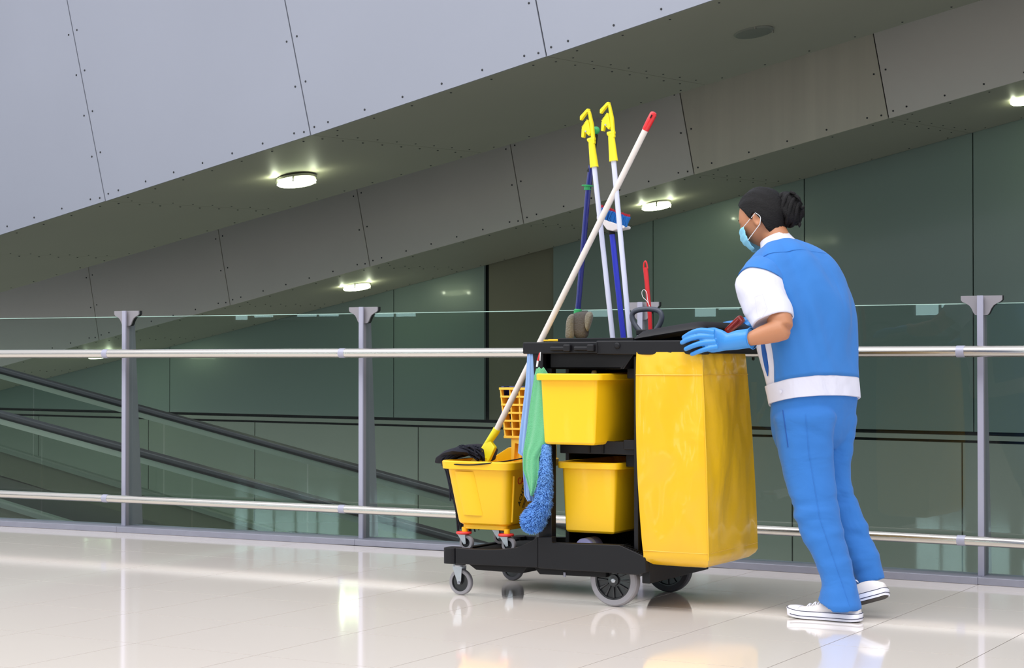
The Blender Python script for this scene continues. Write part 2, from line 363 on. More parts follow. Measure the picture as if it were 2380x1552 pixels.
lamp(2386, 236, D2, .85, 74, True, 'lit round lamp under the rear ramp, cut by the right edge of the picture', 0)
lamp(232, 829, D2, .85, 56, True, 'lit round lamp under the rear ramp, seen through the glass behind the left post', 0)

# ---- wall at the back of the void, its pieces real panels with open joints
wl = thing('wall_back', None, None, P2(-10, 0, D3), kind='structure')
B().add([P2(-26, -5, D3 + .06), P2(6, -5, D3 + .06), P2(6, 8.5, D3 + .06), P2(-26, 8.5, D3 + .06)], [(0, 1, 2, 3)]).build('backing', M['joint'], wl, smooth=False)
zg = [uz(x, y, D3) for x, y in ((150, 962), (1130, 976), (2270, 1001))]
zgap = sum(z for _, z in zg) / 3
us = [uz(x, 700, D3)[0] for x in (-560, -120, 395, 915, 1130, 1285, 1518, 1870, 2262, 2620, 3000)]
for i in range(len(us) - 1):
    col = i == 4; dz = .012 if i != 4 else 0
    a, c = us[i] + (.02 if i in (4,) else .006), us[i + 1] - (.03 if i == 3 else .006)
    top = 8.0
    B().prism([P2(a, zgap + .02, D3 + (.03 if col else 0)), P2(c, zgap + .02, D3 + (.03 if col else 0)), P2(c, top, D3), P2(a, top, D3)], NV * .03).build('wall_panel', M['column'] if col else M['wall'], wl, smooth=False)
B().prism([P2(us[0], zgap - .06, D3 + .01), P2(us[-1], zgap - .06, D3 + .01), P2(us[-1], zgap - .015, D3 + .01), P2(us[0], zgap - .015, D3 + .01)], NV * .03).build('ledge_strip', M['wall2'], wl, smooth=False)
ls = [uz(x, 1050, D3)[0] for x in (-600, -250, 90, 345, 592, 972, 1400, 1841, 2236, 2640, 3050)]
for i in range(len(ls) - 1):
    for z0, z1 in ((zgap - .085, -1.12), (-1.13, -4.6)):
        B().prism([P2(ls[i] + .008, z1, D3), P2(ls[i + 1] - .008, z1, D3), P2(ls[i + 1] - .008, z0, D3), P2(ls[i] + .008, z0, D3)], NV * .03).build('lower_wall_panel', M['wall2'], wl, smooth=False)
# lower storey floor far below the void, hall wall behind the photographer with its daylit windows
B().box(-30, 12, 7.9, 18, -4.7, -4.5).build('floor_lower_level', M['wall2'], None, smooth=False, kind='structure')
B().box(-24, 12, 7.74, 7.86, -4.5, -.02).build('wall_slab_edge', M['curb'], None, smooth=False, kind='structure')
hw = thing('wall_hall', None, None, (0, -14, 0), kind='structure')
B().box(-70, 30, -14.2, -14, 0, 3.6).build('wall_face', M['hallwall'], hw, smooth=False)
def virt(x, y):        # where a sight line mirrored by the balustrade glass meets the hall wall
    d = ray(x, y)
    for i in range(5):
        a = V((PX[i], FY[i] + .088, 0)); c = V((PX[i + 1], FY[i + 1] + .088, 0)); e = (c - a).normalized(); n = V((-e.y, e.x, 0)); t = (a - O).dot(n) / d.dot(n); p = O + d * t
        if i == 4 or p.x < c.x: break
    r_ = d - n * 2 * d.dot(n); q = p + r_ * ((-13.97 - p.y) / r_.y); return q.x, q.z
for n_, (xa_, xb_, ya_) in enumerate(((545, 578, 748), (588, 790, 742), (1612, 1722, 741), (2125, 2245, 738), (2372, 2480, 720))):
    u0, zz = virt(xa_, ya_); u1, _ = virt(xb_, ya_); zz = max(zz, 1.2)
    if u1 < u0: u0, u1 = u1, u0
    wn = thing('window_%d' % (n_ + 1), None, None, (u0, -13.95, zz), kind='structure'); k = max(1, round((u1 - u0) / .55))
    for i in range(k):
        a_, b_ = lerp(u0, u1, i / k) + .03, lerp(u0, u1, (i + 1) / k) - .03
        B().box(a_, b_, -13.99, -13.97, zz + .04 + .12 * ((i * 7) % 3 == 1), zz + 1.2).build('window_pane', M['hallwin'], wn, smooth=False)
    fb = B(); fb.box(u0, u1, -14, -13.96, zz - .02, zz + .02).box(u0, u1, -14, -13.96, zz + 1.2, zz + 1.24)
    for i in range(k + 1): fb.box(lerp(u0, u1, i / k) - .02, lerp(u0, u1, i / k) + .02, -14, -13.96, zz, zz + 1.22)
    fb.build('window_frame', M['bracket'], wn, smooth=False)

# ---- moving walkway descending to the right beyond the glass
mw = thing('moving_walkway', 'moving walkway with glass sides and black handrails beyond the balustrade, sloping down right', 'walkway', (-7, 9.5, -.8))
def slope(x0, y0, x1, y1, Y):
    a = at(x0, y0, Y); c = at(x1, y1, Y); k = (c.z - a.z) / (c.x - a.x); return lambda x: V((x, Y, a.z + k * (x - a.x)))
YN, YF = 8.75, 9.95
fB = slope(0, 955, 1110, 1256, YN); fA = slope(0, 853, 1020, 1132, YF)
XL, XR = -13.5, -1.5
for nm, fn, Y in (('near', fB, YN), ('far', fA, YF)):
    a, c = fn(XL), fn(XR); z = V((0, 0, 1)); yv = V((0, 1, 0))
    B().prism([a + yv * -.04 + z * -.0, a + yv * .04, a + yv * .045 + z * -.028, a + yv * .03 + z * -.045, a - yv * .03 - z * .045, a - yv * .045 - z * .028], c - a).build('handrail', M['handrail'], mw, bevel=.008)
    B().prism([a - yv * .022 - z * .045, a + yv * .022 - z * .045, a + yv * .022 - z * .082, a - yv * .022 - z * .082], c - a).build('rail_profile', M['alu'], mw)
    k = 0; x = XL
    while x < XR - .1:
        x1 = min(x + 1.25, XR); B().add([fn(x + .006) - z * .075, fn(x1 - .006) - z * .075, fn(x1 - .006) - z * .60, fn(x + .006) - z * .60], [(0, 1, 2, 3)]).build('side_glass', M['pane2'], mw, smooth=False); x = x1
    B().prism([a - yv * .05 - z * .59, a + yv * .05 - z * .59, a + yv * .05 - z * .62, a - yv * .05 - z * .62], c - a).build('deck_board', M['alu'], mw)
    B().prism([a - yv * .03 - z * .615, a + yv * .03 - z * .615, a + yv * .03 - z * .80, a - yv * .03 - z * .80], c - a).build('skirt_panel', M['skirt'], mw)
a, c = fB(XL), fB(XR); z = V((0, 0, 1))
q0 = fB(XL) - z * .76; q1 = fB(XR) - z * .76; q2 = V((XR, YF, q1.z)); q3 = V((XL, YF, q0.z))
B().add([q0, q1, q2, q3], [(0, 1, 2, 3)]).build('pallet_belt', M['pallet'], mw, smooth=False, solid=.02)
B().prism([a - z * .84, c - z * .84, c - z * 1.5, a - z * 1.5], (0, .05, 0)).build('outer_cladding', M['panel2'], mw, smooth=False)
# ================================================================ THE CLEANING TROLLEY
YC, YE = 6.27, 6.89
def A(x, y, Y=YC): return at(x, y, Y)
def XZ(x, y, Y=YC): p = at(x, y, Y); return p.x, p.z
trol = thing('cleaning_trolley', 'black plastic cleaning trolley on four wheels, loaded with yellow buckets, pushed by the cleaner', 'trolley', (-3.4, 6.58, 0))
def side(poly, Y, th=.035): return B().prism([V((x, Y, z)) for x, z in poly], (0, th, 0))
def curve_top(p0, p1, p2, n=8): return [(p0[0] * (1 - t) ** 2 + 2 * p1[0] * t * (1 - t) + p2[0] * t * t, p0[1] * (1 - t) ** 2 + 2 * p1[1] * t * (1 - t) + p2[1] * t * t) for t in [i / n for i in range(n + 1)]]
front_px = [(1058, 1310), (1058, 1273)]
top = curve_top((1058, 1273), (1175, 1283), (1210, 1268)) + curve_top((1210, 1268), (1232, 1260), (1250, 1247), 4)
skl = [XZ(1058, 1310)] + [XZ(*p) for p in top] + [XZ(1250, 1319)]
side(skl, YC).build('front_skirt', M['black'], trol, bevel=.003)
side([(x, z) for x, z in skl], YE - .035).build('front_skirt', M['black'], trol, bevel=.003)
skr = [XZ(*p) for p in [(1251, 1320), (1251, 1247), (1283, 1247), (1284, 1261), (1441, 1266), (1500, 1293), (1503, 1330), (1484, 1336), (1376, 1328), (1300, 1324)]]
side(skr, YC - .004, .04).build('rear_skirt', M['black'], trol, bevel=.004)
side(skr, YE - .035, .04).build('rear_skirt', M['black'], trol, bevel=.004)
xl, zt = XZ(1031, 1272); _, zb = XZ(1031, 1309); xr = XZ(1503, 1300)[0]
for Y in (YC - .006, YE - .065):
    b = B(); b.loft([rrect(xl + .026, Y + .036, z, .027, .036, .014, 4) for z in (zb, zb + .004, zt - .004, zt)]); b.build('corner_block', M['black'], trol, bevel=.002)
B().box(xl + .005, xl + .035, YC + .06, YE - .06, zb, zt - .01).build('front_bar', M['black'], trol, bevel=.004)
B().box(xr - .035, xr, YC + .03, YE - .03, .10, .185).build('rear_bar', M['black'], trol, bevel=.004)
# deck with its ribbed tub below
B().box(xl + .03, xr - .03, YC + .03, YE - .03, zb + .002, zb + .018).build('deck', M['blackr'], trol, bevel=.002)
zt2 = zt
tb = B(); x1, z1 = XZ(1076, 1310); x2, z2 = XZ(1106, 1324, YC + .03); x3, _ = XZ(1215, 1327, YC + .03)
tb.prism([V((x, YC + .03, z)) for x, z in [(x1, zb + .004), (x2, z2), (x3, z2 - .002), (x3 + .02, zb + .004)]], (0, YE - YC - .06, 0))
x4 = XZ(1232, 1326)[0]; x5 = XZ(1245, 1338)[0]; x6 = XZ(1400, 1340)[0]
tb.prism([V((x, YC + .03, z)) for x, z in [(x4, zb + .004), (x5, XZ(1245, 1336)[1]), (x6, XZ(1374, 1342)[1]), (x6, zb + .004)]], (0, YE - YC - .06, 0))
tb.build('deck_tub', M['blackr'], trol, bevel=.003)
gl = B(); x, zz = XZ(1312, 1331, YC + .028); gl.box(x - .004, x + .005, YC + .026, YC + .03, zz - .016, zz + .002); gl.build('deck_clip', M['curb'], trol)
cleat = B()
for i in range(9):
    x, zz = XZ(1446 + i * 6, 1267.5 + i * 2.9, YC + .0); cleat.box(x, x + .003, YC + .005, YC + .05, zz, zz + .003)
cleat.build('grip_ribs', M['blackr'], trol)

def wheel(nm, c, R, wd, ty, parent, hubr, spokes=True, facing=-1):
    c = V(c); a = (0, facing, 0)
    t = B().lathe([(hubr, -wd / 2), (R * .93, -wd / 2), (R * .985, -wd * .36), (R, -wd * .15), (R, wd * .15), (R * .985, wd * .36), (R * .93, wd / 2), (hubr, wd / 2)], c, a, 56, caps=False)
    tt = t.build(nm, M[ty], parent)
    h = B().lathe([(hubr + .001, -wd * .46), (hubr + .001, wd * .46), (hubr * .93, wd * .46), (hubr * .9, wd * .22), (hubr * .3, wd * .2), (hubr * .28, wd * .45), (.001, wd * .46)], c, a, 48)
    hh = h.build('hub', M['hub'], tt)
    if spokes:
        b = B()
        for k in range(12):
            q = 2 * math.pi * k / 12; e = V((math.cos(q), 0, math.sin(q))); s = V((-math.sin(q), 0, math.cos(q)))
            p0 = c + e * hubr * .36; p1 = c + e * hubr * .9; y0 = V((0, facing * wd * .2, 0)); y1 = V((0, facing * wd * .40, 0))
            b.add([p0 - s * .002 + y0, p0 + s * .002 + y0, p1 + s * .007 + y0, p1 - s * .007 + y0, p0 - s * .001 + y1, p0 + s * .001 + y1, p1 + s * .004 + y1 * .9, p1 - s * .004 + y1 * .9], [(0, 1, 2, 3), (4, 5, 6, 7), (0, 1, 5, 4), (1, 2, 6, 5), (2, 3, 7, 6), (3, 0, 4, 7)])
        b.build('spokes', M['hub'], tt, smooth=False)
        B().lathe([(.0095, wd * .4), (.011, wd * .47), (.009, wd * .52), (.006, wd * .56), (.001, wd * .56)], c, a, 6).build('axle_nut', M['zinc'], tt)
    return tt
wp = atz(1430, 1409); R = .102
wheel('rear_wheel', (wp.x - .004, YC + .065, R), R, .042, 'tyre', trol, R * .745)
wheel('rear_wheel', (wp.x - .005, YE - .055, R), R, .042, 'tyred', trol, R * .745, True)
B().tube([(wp.x, YC + .05, R), (wp.x, YE - .05, R)], .009).build('axle', M['zinc'], trol)
def caster(cx, Y, R, zp, parent, ty='tyre', lean=.02, bumper=None, hr=.72, sx=1., th=.022):
    # swivel caster: plate, fork legs and wheel; wheel trails to the right
    f = B(); ztop = zp
    f.lathe([(.024, 0), (.026, -.004), (.020, -.010)], (cx - lean, Y, ztop), (0, 0, 1), 20)
    ff = f.build('swivel', M['zinc'], parent)
    for s in (-1, 1):
        yy = Y + s * (th / 2 + .006)
        b = B().prism([V((cx - lean - .024, yy, ztop - .008)), V((cx - lean + .022, yy, ztop - .008)), V((cx + .010, yy, R + .006)), V((cx + .004, yy, R - .008)), V((cx - .006, yy, R - .008)), V((cx - .009, yy, R + .004))], (0, .002 * s, 0))
        b.build('fork', M['zinc'], parent, bevel=.0006)
        B().lathe([(.005, 0), (.005, .003), (.001, .0035)], (cx, yy + s * .002, R), (0, s, 0), 12).build('axle_pin', M['curb'], parent)
    b = B().box(cx - lean - .022, cx - lean + .02, Y - th / 2 - .006, Y + th / 2 + .006, ztop - .011, ztop - .008); b.build('fork_bridge', M['zinc'], parent)
    return wheel('caster_wheel', (cx, Y, R), R, th, ty, parent, R * hr, False)
c1 = atz(1066, 1383); caster(c1.x, c1.y + .02, .0525, .125, trol, lean=.008)
c2 = atz(1212, 1344); caster(c2.x, YE - .03, .0525, .125, trol, 'tyred', lean=.008)
# posts and inner panels carrying the shelves
for Y in (YC + .03, YE - .07):
    x0 = A(1251, 1200, Y).x; x1 = A(1282, 1200, Y).x
    B().box(x0, x1, Y, Y + .04, .17, .99).build('upright', M['black'], trol, bevel=.004)
xq0 = A(1284, 1200, YC + .05).x; xq1 = A(1478, 1200, YC + .05).x
B().box(xq1, xq1 + .02, YC + .03, YE - .03, .17, .97).build('divider_panel', M['black'], trol, bevel=.004)
B().box(xq0 - .02, xq1, YE - .05, YE - .03, .17, .93).build('back_panel', M['blackr'], trol, bevel=.003)
B().box(xq0 - .022, xq0 - .004, YC + .2, YE - .03, .17, .93).build('front_panel', M['blackr'], trol, bevel=.003)
# middle shelf with rails
zsh = A(1350, 1023).z; x0 = A(1286, 1040).x
ms = B(); ms.box(x0, xq1, YC + .07, YE - .04, zsh - .02, zsh - .006); ms.box(x0, xq1, YC + .055, YC + .07, zsh - .055, zsh - .004)
ms.build('middle_shelf', M['black'], trol, bevel=.003)
B().box(A(1456, 1040, YC + .07).x, xq1 + .01, YC + .04, YE - .05, A(1450, 1046).z, zsh + .004).build('shelf_ledge', M['black'], trol, bevel=.005)
B().box(A(1452, 1060, YC + .09).x, xq1, YC + .10, YE - .05, A(1450, 1088).z, A(1450, 1050).z).build('slide_rail', M['blackr'], trol, bevel=.003)
for x in (1352, 1384): B().box(A(x, 1030).x, A(x + 5, 1030).x, YC + .05, YC + .056, zsh - .05, zsh - .01).build('shelf_rib', M['blackr'], trol)
B().box(xq0 - .02, xq1, YC + .06, YE - .05, .165, .18).build('bottom_shelf', M['blackr'], trol, bevel=.002)
# top tray: near rim, far rim, end bars, tub
zr0, zr1 = A(1386, 822).z, A(1386, 794).z
def rim(x0p, x1p, Y, th, z0, z1, nm='tray_rim', m='black'):
    return B().box(A(x0p, 800, YC).x, A(x1p, 800, YC).x, Y, Y + th, z0, z1).build(nm, M[m], trol, bevel=.006, seg=3)
rim(1217, 1390, YC - .01, .04, zr0, zr1)
rim(1386, 1640, YC - .005, .045, zr0 - .004, zr1 + .004)
rim(1217, 1640, YE - .045, .045, zr0, zr1)
rim(1217, 1243, YC, YE - YC - .01, zr0, zr1, 'end_bar')
for xx in (1284, 1478, 1622): rim(xx, xx + 16, YC, YE - YC - .01, zr0, zr1 - .004, 'cross_bar')
for xx in (1290, 1345):
    rim(xx - 6, xx + 34, YC - .026, .017, zr0 + .012, zr1 - .018, 'tool_hook'); rim(xx + 26, xx + 42, YC - .03, .021, zr0 + .008, zr1 - .010, 'tool_hook')
p = A(1435, 803, YC - .005); B().lathe([(.012, 0), (.012, .004), (.008, .009), (.001, .010)], p, (0, -1, 0), 20).build('rim_boss', M['black'], trol)
B().box(A(1238, 800).x, A(1262, 800).x, YC + .0, YC + .03, A(1240, 872).z, zr0 + .004).build('rim_leg', M['black'], trol, bevel=.003)
x0, x1, x2 = A(1268, 800, YC + .03).x, A(1444, 800, YC + .03).x, A(1478, 800, YC + .03).x; zt0 = A(1400, 858, YC + .03).z
tub = B().prism([V((x0, YC + .03, zr0 + .01)), V((x0, YC + .03, zt0)), V((x1, YC + .03, zt0)), V((x2, YC + .03, zr0 + .01))], (0, .012, 0))
tub.prism([V((x0, YE - .05, zr0 + .01)), V((x0, YE - .05, zt0)), V((x1, YE - .05, zt0)), V((x2, YE - .05, zr0 + .01))], (0, .012, 0))
tub.box(x0, x1, YC + .03, YE - .04, zt0, zt0 + .01)
tub.prism([V((x1, YC + .03, zt0)), V((x1 + .01, YC + .03, zt0)), V((x2, YC + .03, zr0 + .01)), V((x2 - .012, YC + .03, zr0 + .01))], (0, YE - YC - .07, 0))
tub.box(x0, x0 + .01, YC + .03, YE - .04, zt0, zr0 + .01); tub.build('tray_tub', M['black'], trol, bevel=.003)
B().box(A(1452, 868, YC + .06).x, xq1 + .01, YC + .08, YE - .06, A(1450, 880).z, zt0 + .004).build('slide_rail', M['blackr'], trol, bevel=.003)
# raised bottle rack lip that shows above the tray rim
B().box(A(1300, 790, YC + .10).x, A(1476, 790, YC + .10).x, YC + .085, YC + .10, zr1 - .02, A(1400, 785, YC + .1).z).build('rack_lip', M['black'], trol, bevel=.003)
# bag frame arms & lid
for Y in (YC + .012, YE - .03):
    for xx in (1510, 1560, 1610):
        B().lathe([(.006, 0), (.006, .01), (.002, .014)], (A(xx, 826).x, Y + .01, zr0 - .012), (0, 0, -1), 10).build('bag_hook', M['blackr'], trol)
lid = trol
def lidz(x): return lerp(A(1470, 790, 6.30).z, A(1620, 765, 6.30).z, (x - A(1470, 790, 6.30).x) / (A(1620, 769, 6.30).x - A(1470, 790, 6.30).x))
lx0, lx1 = A(1469, 785, 6.31).x, A(1634, 785, 6.31).x
rings = []
lb = B(); LY0, LY1 = 6.305, 6.83
def lring(e, dz, r=.04):
    pts = rrect((lx0 + lx1) / 2, (LY0 + LY1) / 2, 0, (lx1 - lx0) / 2 - e, (LY1 - LY0) / 2 - e, r, 6)
    return [V((p.x, p.y, lidz(p.x) + dz)) for p in pts]
lb.loft([lring(.0, .0), lring(-.003, .004), lring(0, .010), lring(.022, .030), lring(.034, .033), lring(.08, .033)]); lidp = lb.build('lid', M['black'], lid)
lb = B().loft([lring(.0, .0), lring(.02, -.012)], caps=False).build('lid_lip', M['blackr'], lidp)
# loop handle standing at the hinge side
q = [A(*p, 6.50) for p in ((1489, 772), (1474, 752), (1469, 733), (1478, 722), (1505, 718), (1530, 722), (1538, 735), (1534, 752), (1524, 768))]
def smoothpts(pts, n=4):
    out = []; P = [pts[0]] + list(pts) + [pts[-1]]
    for i in range(1, len(P) - 2):
        for k in range(n):
            t = k / n; a, b, c, d = P[i - 1], P[i], P[i + 1], P[i + 2]
            out.append(.5 * ((2 * b) + (c - a) * t + (2 * a - 5 * b + 4 * c - d) * t * t + (3 * b - a - 3 * c + d) * t ** 3))
    return out + [P[-2]]
t = thing('loop_handle', 'grey rubber loop handle standing above the hinge end of the black bag lid', 'handle', q[0])
B().tube(smoothpts(q), .0105, 14).build('grip', M['loop'], t)
b = B(); b.box(q[0].x - .012, q[-1].x + .012, 6.48, 6.52, lidz(q[0].x) + .03, lidz(q[0].x) + .052); b.build('handle_base', M['black'], t, bevel=.004)

# ---- yellow buckets in the trolley
def bucket(nm, lab, xl, xr, zt, zb, y0, y1, m='yellow', rimw=.018, grp=None):
    t = thing(nm, lab, 'bucket', ((xl + xr) / 2, (y0 + y1) / 2, zb), grp)
    cx, cy = (xl + xr) / 2, (y0 + y1) / 2; hx, hy = (xr - xl) / 2, (y1 - y0) / 2; r = .022
    def rr(z, e, rad=r): return rrect(cx, cy, z, hx + e, hy + e, max(rad + e, .004), 6)
    tp = -.014
    b = B().loft([rr(zb, tp - .012), rr(zb + .003, tp - .005), rr(zb + .010, tp), rr(zt - .012, 0), rr(zt - .004, 0), rr(zt - .004, -.004), rr(zb + .014, tp - .004), rr(zb + .006, tp - .01)])
    body = b.build('body', M[m], t)
    rb = B().loft([rr(zt - .026, .001), rr(zt - .026, rimw - .003), rr(zt - .024, rimw), rr(zt - .004, rimw + .001), rr(zt, rimw - .003), rr(zt, -.002), rr(zt - .006, -.004), rr(zt - .026, -.002)], caps=False)
    rb.build('rim', M[m], t)
    return t
f0 = YC - .062
xl_, xr_ = A(1253, 950, f0).x, A(1386, 950, f0).x
t = bucket('yellow_bucket', 'yellow plastic bucket on the upper shelf of the trolley, pulled out a little', xl_, xr_, A(1300, 868, f0 - .015).z, A(1320, 1034, f0).z, f0, YE - .10, grp='yellow trolley buckets')
f1 = YC + .055
t = bucket('yellow_bucket', 'yellow plastic bucket on the bottom shelf of the trolley', A(1303, 1150, f1).x, A(1431, 1150, f1).x, A(1350, 1074, f1 - .015).z, A(1350, 1239, f1).z, f1, YE - .08, grp='yellow trolley buckets')
# supplies inside: a white bottle top in the upper bucket, a roll on the bottom shelf
t = thing('spray_bottle', 'white plastic bottle top just showing over the rim of the upper yellow bucket', 'bottle', A(1381, 1000, YC + .12))
c = A(1381, 1000, YC + .12); zt = A(1381, 861, YC + .12).z
B().lathe([(.03, 0), (.032, .01), (.032, .12), (.02, .15), (.012, .155)], (c.x, c.y, c.z - .04), (0, 0, 1), 24).build('bottle_body', M['white'], t)
B().lathe([(.013, 0), (.013, .04), (.009, .058), (.001, .06)], (c.x, c.y, zt - .058), (0, 0, 1), 20).build('cap', M['white'], t)
B().tube([(c.x, c.y, c.z + .10), (c.x, c.y, zt - .05)], .011).build('neck', M['white'], t)
c = A(1370, 1258, YC + .14); t = thing('paper_roll', 'lilac and white roll lying on the deck under the lower yellow bucket', 'roll', (c.x, c.y, .18))
B().lathe([(.012, 0), (.036, 0), (.037, .002), (.037, .098), (.036, .10), (.012, .10)], (c.x, c.y - .05, .216), (0, 1, 0), 32, caps=False).build('roll', M['lilac'], t)
B().lathe([(.012, -.001), (.012, .101)], (c.x, c.y - .05, .216), (0, 1, 0), 20, caps=False).build('core', M['red'], t)
B().lathe([(.0372, .02), (.0372, .045)], (c.x, c.y - .05, .216), (0, 1, 0), 32, caps=False).build('label_band', M['white'], t)

# ---- yellow waste bag
bag = thing('waste_bag', 'big glossy yellow vinyl waste bag hanging from the rear frame of the trolley', 'bag', (-2.8, 6.55, .2))
def bagring(z, f):
    # f 0 top .. 1 bottom
    x0 = lerp(A(1481, 825).x, A(1497, 1290).x, f); x1 = lerp(A(1627, 825).x, A(1643, 1290).x, f); y0, y1 = YC + .0, lerp(6.725, 6.79, f)
    bul = math.sin(math.pi * min(f * 1.02, 1)) ** .7
    y0 -= .012 * bul; y1 -= .02
    hx, hy = (x1 - x0) / 2 + .008 * bul, (y1 - y0) / 2; cx, cy = (x0 + x1) / 2, (y0 + y1) / 2
    n = 22; pts = []; cor = [(cx - hx, cy - hy), (cx + hx, cy - hy), (cx + hx, cy + hy), (cx - hx, cy + hy)]
    for s in range(4):
        (ax, ay), (bx, by) = cor[s], cor[(s + 1) % 4]; nx, ny = (by - ay), -(bx - ax); L = math.hypot(nx, ny); nx /= L; ny /= L
        for i in range(n):
            t = i / n; e = math.sin(math.pi * t); sm = t * t * (3 - 2 * t) * .15 + t * .85
            px, py = lerp(ax, bx, sm), lerp(ay, by, sm)
            wv = .006 * math.sin(19 * px + 13 * py + 6 * f) * e + (.010 * noise.noise((px * 7, py * 7, z * 4.5)) + .005 * noise.noise((px * 24 + 3, py * 24, z * 9))) * min(1, 4 * e + .2) * (1 if f > .06 else .4)
            if f < .08: wv += .004 * math.sin(70 * (px + py)) * e
            corner = .006 * (1 - e) ** 6
            pts.append(V((px + nx * (wv + .010 * e * bul + corner), py + ny * (wv + .012 * e * bul + corner), z)))
    return pts
zT = A(1560, 818).z; zB = A(1570, 1298).z; N = 54
rings = [bagring(lerp(zT, zB, i / N), i / N) for i in range(N + 1)]
def shrink(r, k, dz):
    c = sum((p for p in r), V()) / len(r); return [V((lerp(c.x, p.x, k), lerp(c.y, p.y, k), p.z - dz)) for p in r]
last = rings[-1]; rings += [shrink(last, .96, .014), shrink(last, .84, .030), shrink(last, .6, .040), shrink(last, .3, .044)]
B().loft(rings).build('bag_body', M['vinyl'], bag, angle=60)
# welded seams: vertical near corner and hem lines
def ringpt(i, j): return rings[i][j % len(rings[0])]
B().tube([ringpt(i, 22) + V((.0015, -.0015, 0)) for i in range(2, N + 1)], .0022, 6).build('seam', M['vinyl'], bag)
for i in (6,):
    B().tube([ringpt(i, j) + V(((.001 if j > 21 else 0), -.001, .0)) for j in range(0, 45)], .0022, 6).build('hem_seam', M['vinyl'], bag)
B().tube([ringpt(N - 1, j) + V((.0, -.0015, .01)) for j in range(0, 45)], .0018, 6).build('bottom_seam', M['vinyl'], bag)

# raised front deck the mop bucket stands on
B().box(xl + .04, A(1262, 1250).x, YC + .04, YE - .04, zb + .01, A(1066, 1259, YC + .095).z - .0315).build('front_deck', M['blackr'], trol, bevel=.003)
# ---- mop bucket on the front deck
YM = YC + .05
mx0, mx1 = A(1026, 1092, YM).x, A(1164, 1092, YM).x; bx0, bx1 = A(1050, 1218, YM).x, A(1188, 1222, YM).x
mzt, mzb = A(1090, 1076, YM).z, A(1120, 1222, YM).z; my1 = YM + .42
mb = thing('mop_bucket', 'yellow wheeled mop bucket standing on the front deck of the trolley', 'bucket', ((mx0 + mx1) / 2, YM + .2, .16))
def mr(f, e, r=.035):   # f 0 bottom 1 top
    x0, x1 = lerp(bx0 + .01, mx0 + .012, f), lerp(bx1 - .03, mx1 + .03, f); y0, y1 = lerp(YM + .02, YM, f), lerp(my1 - .05, my1, f); z = lerp(mzb, mzt, f)
    return rrect((x0 + x1) / 2, (y0 + y1) / 2, z, (x1 - x0) / 2 + e, (y1 - y0) / 2 + e, max(.006, r + e), 8)
def setz(r, z): return [V((p.x, p.y, z)) for p in r]
B().loft([mr(0, -.014), mr(.03, -.002), mr(.08, 0), mr(1, 0), mr(1, -.005), mr(.08, -.005), mr(.04, -.01)]).build('body', M['yellowb'], mb)
B().loft([setz(mr(1, .0), mzt - .026), setz(mr(1, .018), mzt - .024), setz(mr(1, .021), mzt + .004), setz(mr(1, .016), mzt + .008), setz(mr(1, -.004), mzt + .008), setz(mr(1, -.006), mzt - .01)], caps=False).build('rim', M['yellowb'], mb)
# raised spout wall at the far side
p = mr(1, 0); hi = A(1184, 1029, my1 - .1).z
sp = B(); X = [mx0 + .02, mx0 + .08, mx1 - .02, mx1 + .03]; Z = [mzt, mzt + .05, hi, hi - .0]
sp.prism([V((x, my1 - .012, z)) for x, z in [(X[0], mzt - .02), (X[3], mzt - .02), (X[3], hi - .01), (X[2], hi), (X[1], mzt + .045), (X[0], mzt + .01)]], (0, .012, 0)); sp.build('back_guard', M['yellowb'], mb, bevel=.003)
sp = B(); sp.prism([V((mx1 + .026, y, z)) for y, z in [(YM + .16, mzt - .02), (my1, mzt - .02), (my1, hi - .01), (YM + .30, mzt + .04), (YM + .2, mzt + .012)]], (-.006, 0, 0)); sp.build('side_guard', M['yellowb'], mb, bevel=.002)
# pressed recess on the front and rib on the side
B().loft([[V((lerp(bx0, mx0, f) + .055 + dx, lerp(YM + .02, YM, f) - .0005 - dy, lerp(mzb, mzt, f))) for dx, dy in ((0, 0), (.012, .006), (.075, .006), (.09, 0))] for f in (.16, .24, .5, .86)], caps=False, closed=False).build('front_boss', M['yellowb'], mb, angle=80)
B().tube([V((lerp(bx1 - .03, mx1 + .03, f) + .002, YM + .055, lerp(mzb, mzt, f))) for f in (.06, .4, .8)], .005, 8).build('side_rib', M['yellowb'], mb)
sk = B(); sk.loft([mr(0, -.016), setz(mr(0, -.016), mzb - .018)]); sk.build('base_skirt', M['yellowb'], mb, bevel=.002)
cpos = [(bx0 + .035, YM + .045), (bx1 - .045, YM + .045), (bx0 + .035, my1 - .10), (bx1 - .045, my1 - .10)]
zc = mzb - .012
for (x, y) in cpos:
    B().lathe([(.0125, 0), (.0125, -.024)], (x, y, zc), (0, 0, 1), 16).build('caster_stem', M['yellowb'], mb)
    B().lathe([(.006, -.0055), (.030, -.005), (.0325, -.002), (.0325, .002), (.030, .005), (.006, .006)], (x - .004, y, zc - .024), (0, 0, 1), 32).build('bumper_disc', M['redbump'], mb)
    rr_ = .031; f = B(); ztop = zc - .030
    caster_z = ztop
    base = A(1066, 1259, YM + .045).z - rr_
    # fork and wheel resting on the deck
    for s in (-1, 1):
        yy = y + s * .014; zc2 = base + rr_
        B().prism([V((x - .026, yy, ztop)), V((x + .010, yy, ztop)), V((x + .014, yy, zc2 - .004)), V((x + .004, yy, zc2 - .007))], (0, .0018 * s, 0)).build('fork', M['zinc'], mb)
    B().box(x - .026, x + .012, y - .014, y + .014, ztop - .003, ztop).build('fork_bridge', M['zinc'], mb)
    wheel('caster_wheel', (x + .010, y, base + rr_), rr_, .02, 'tyre', mb, rr_ * .6, False)
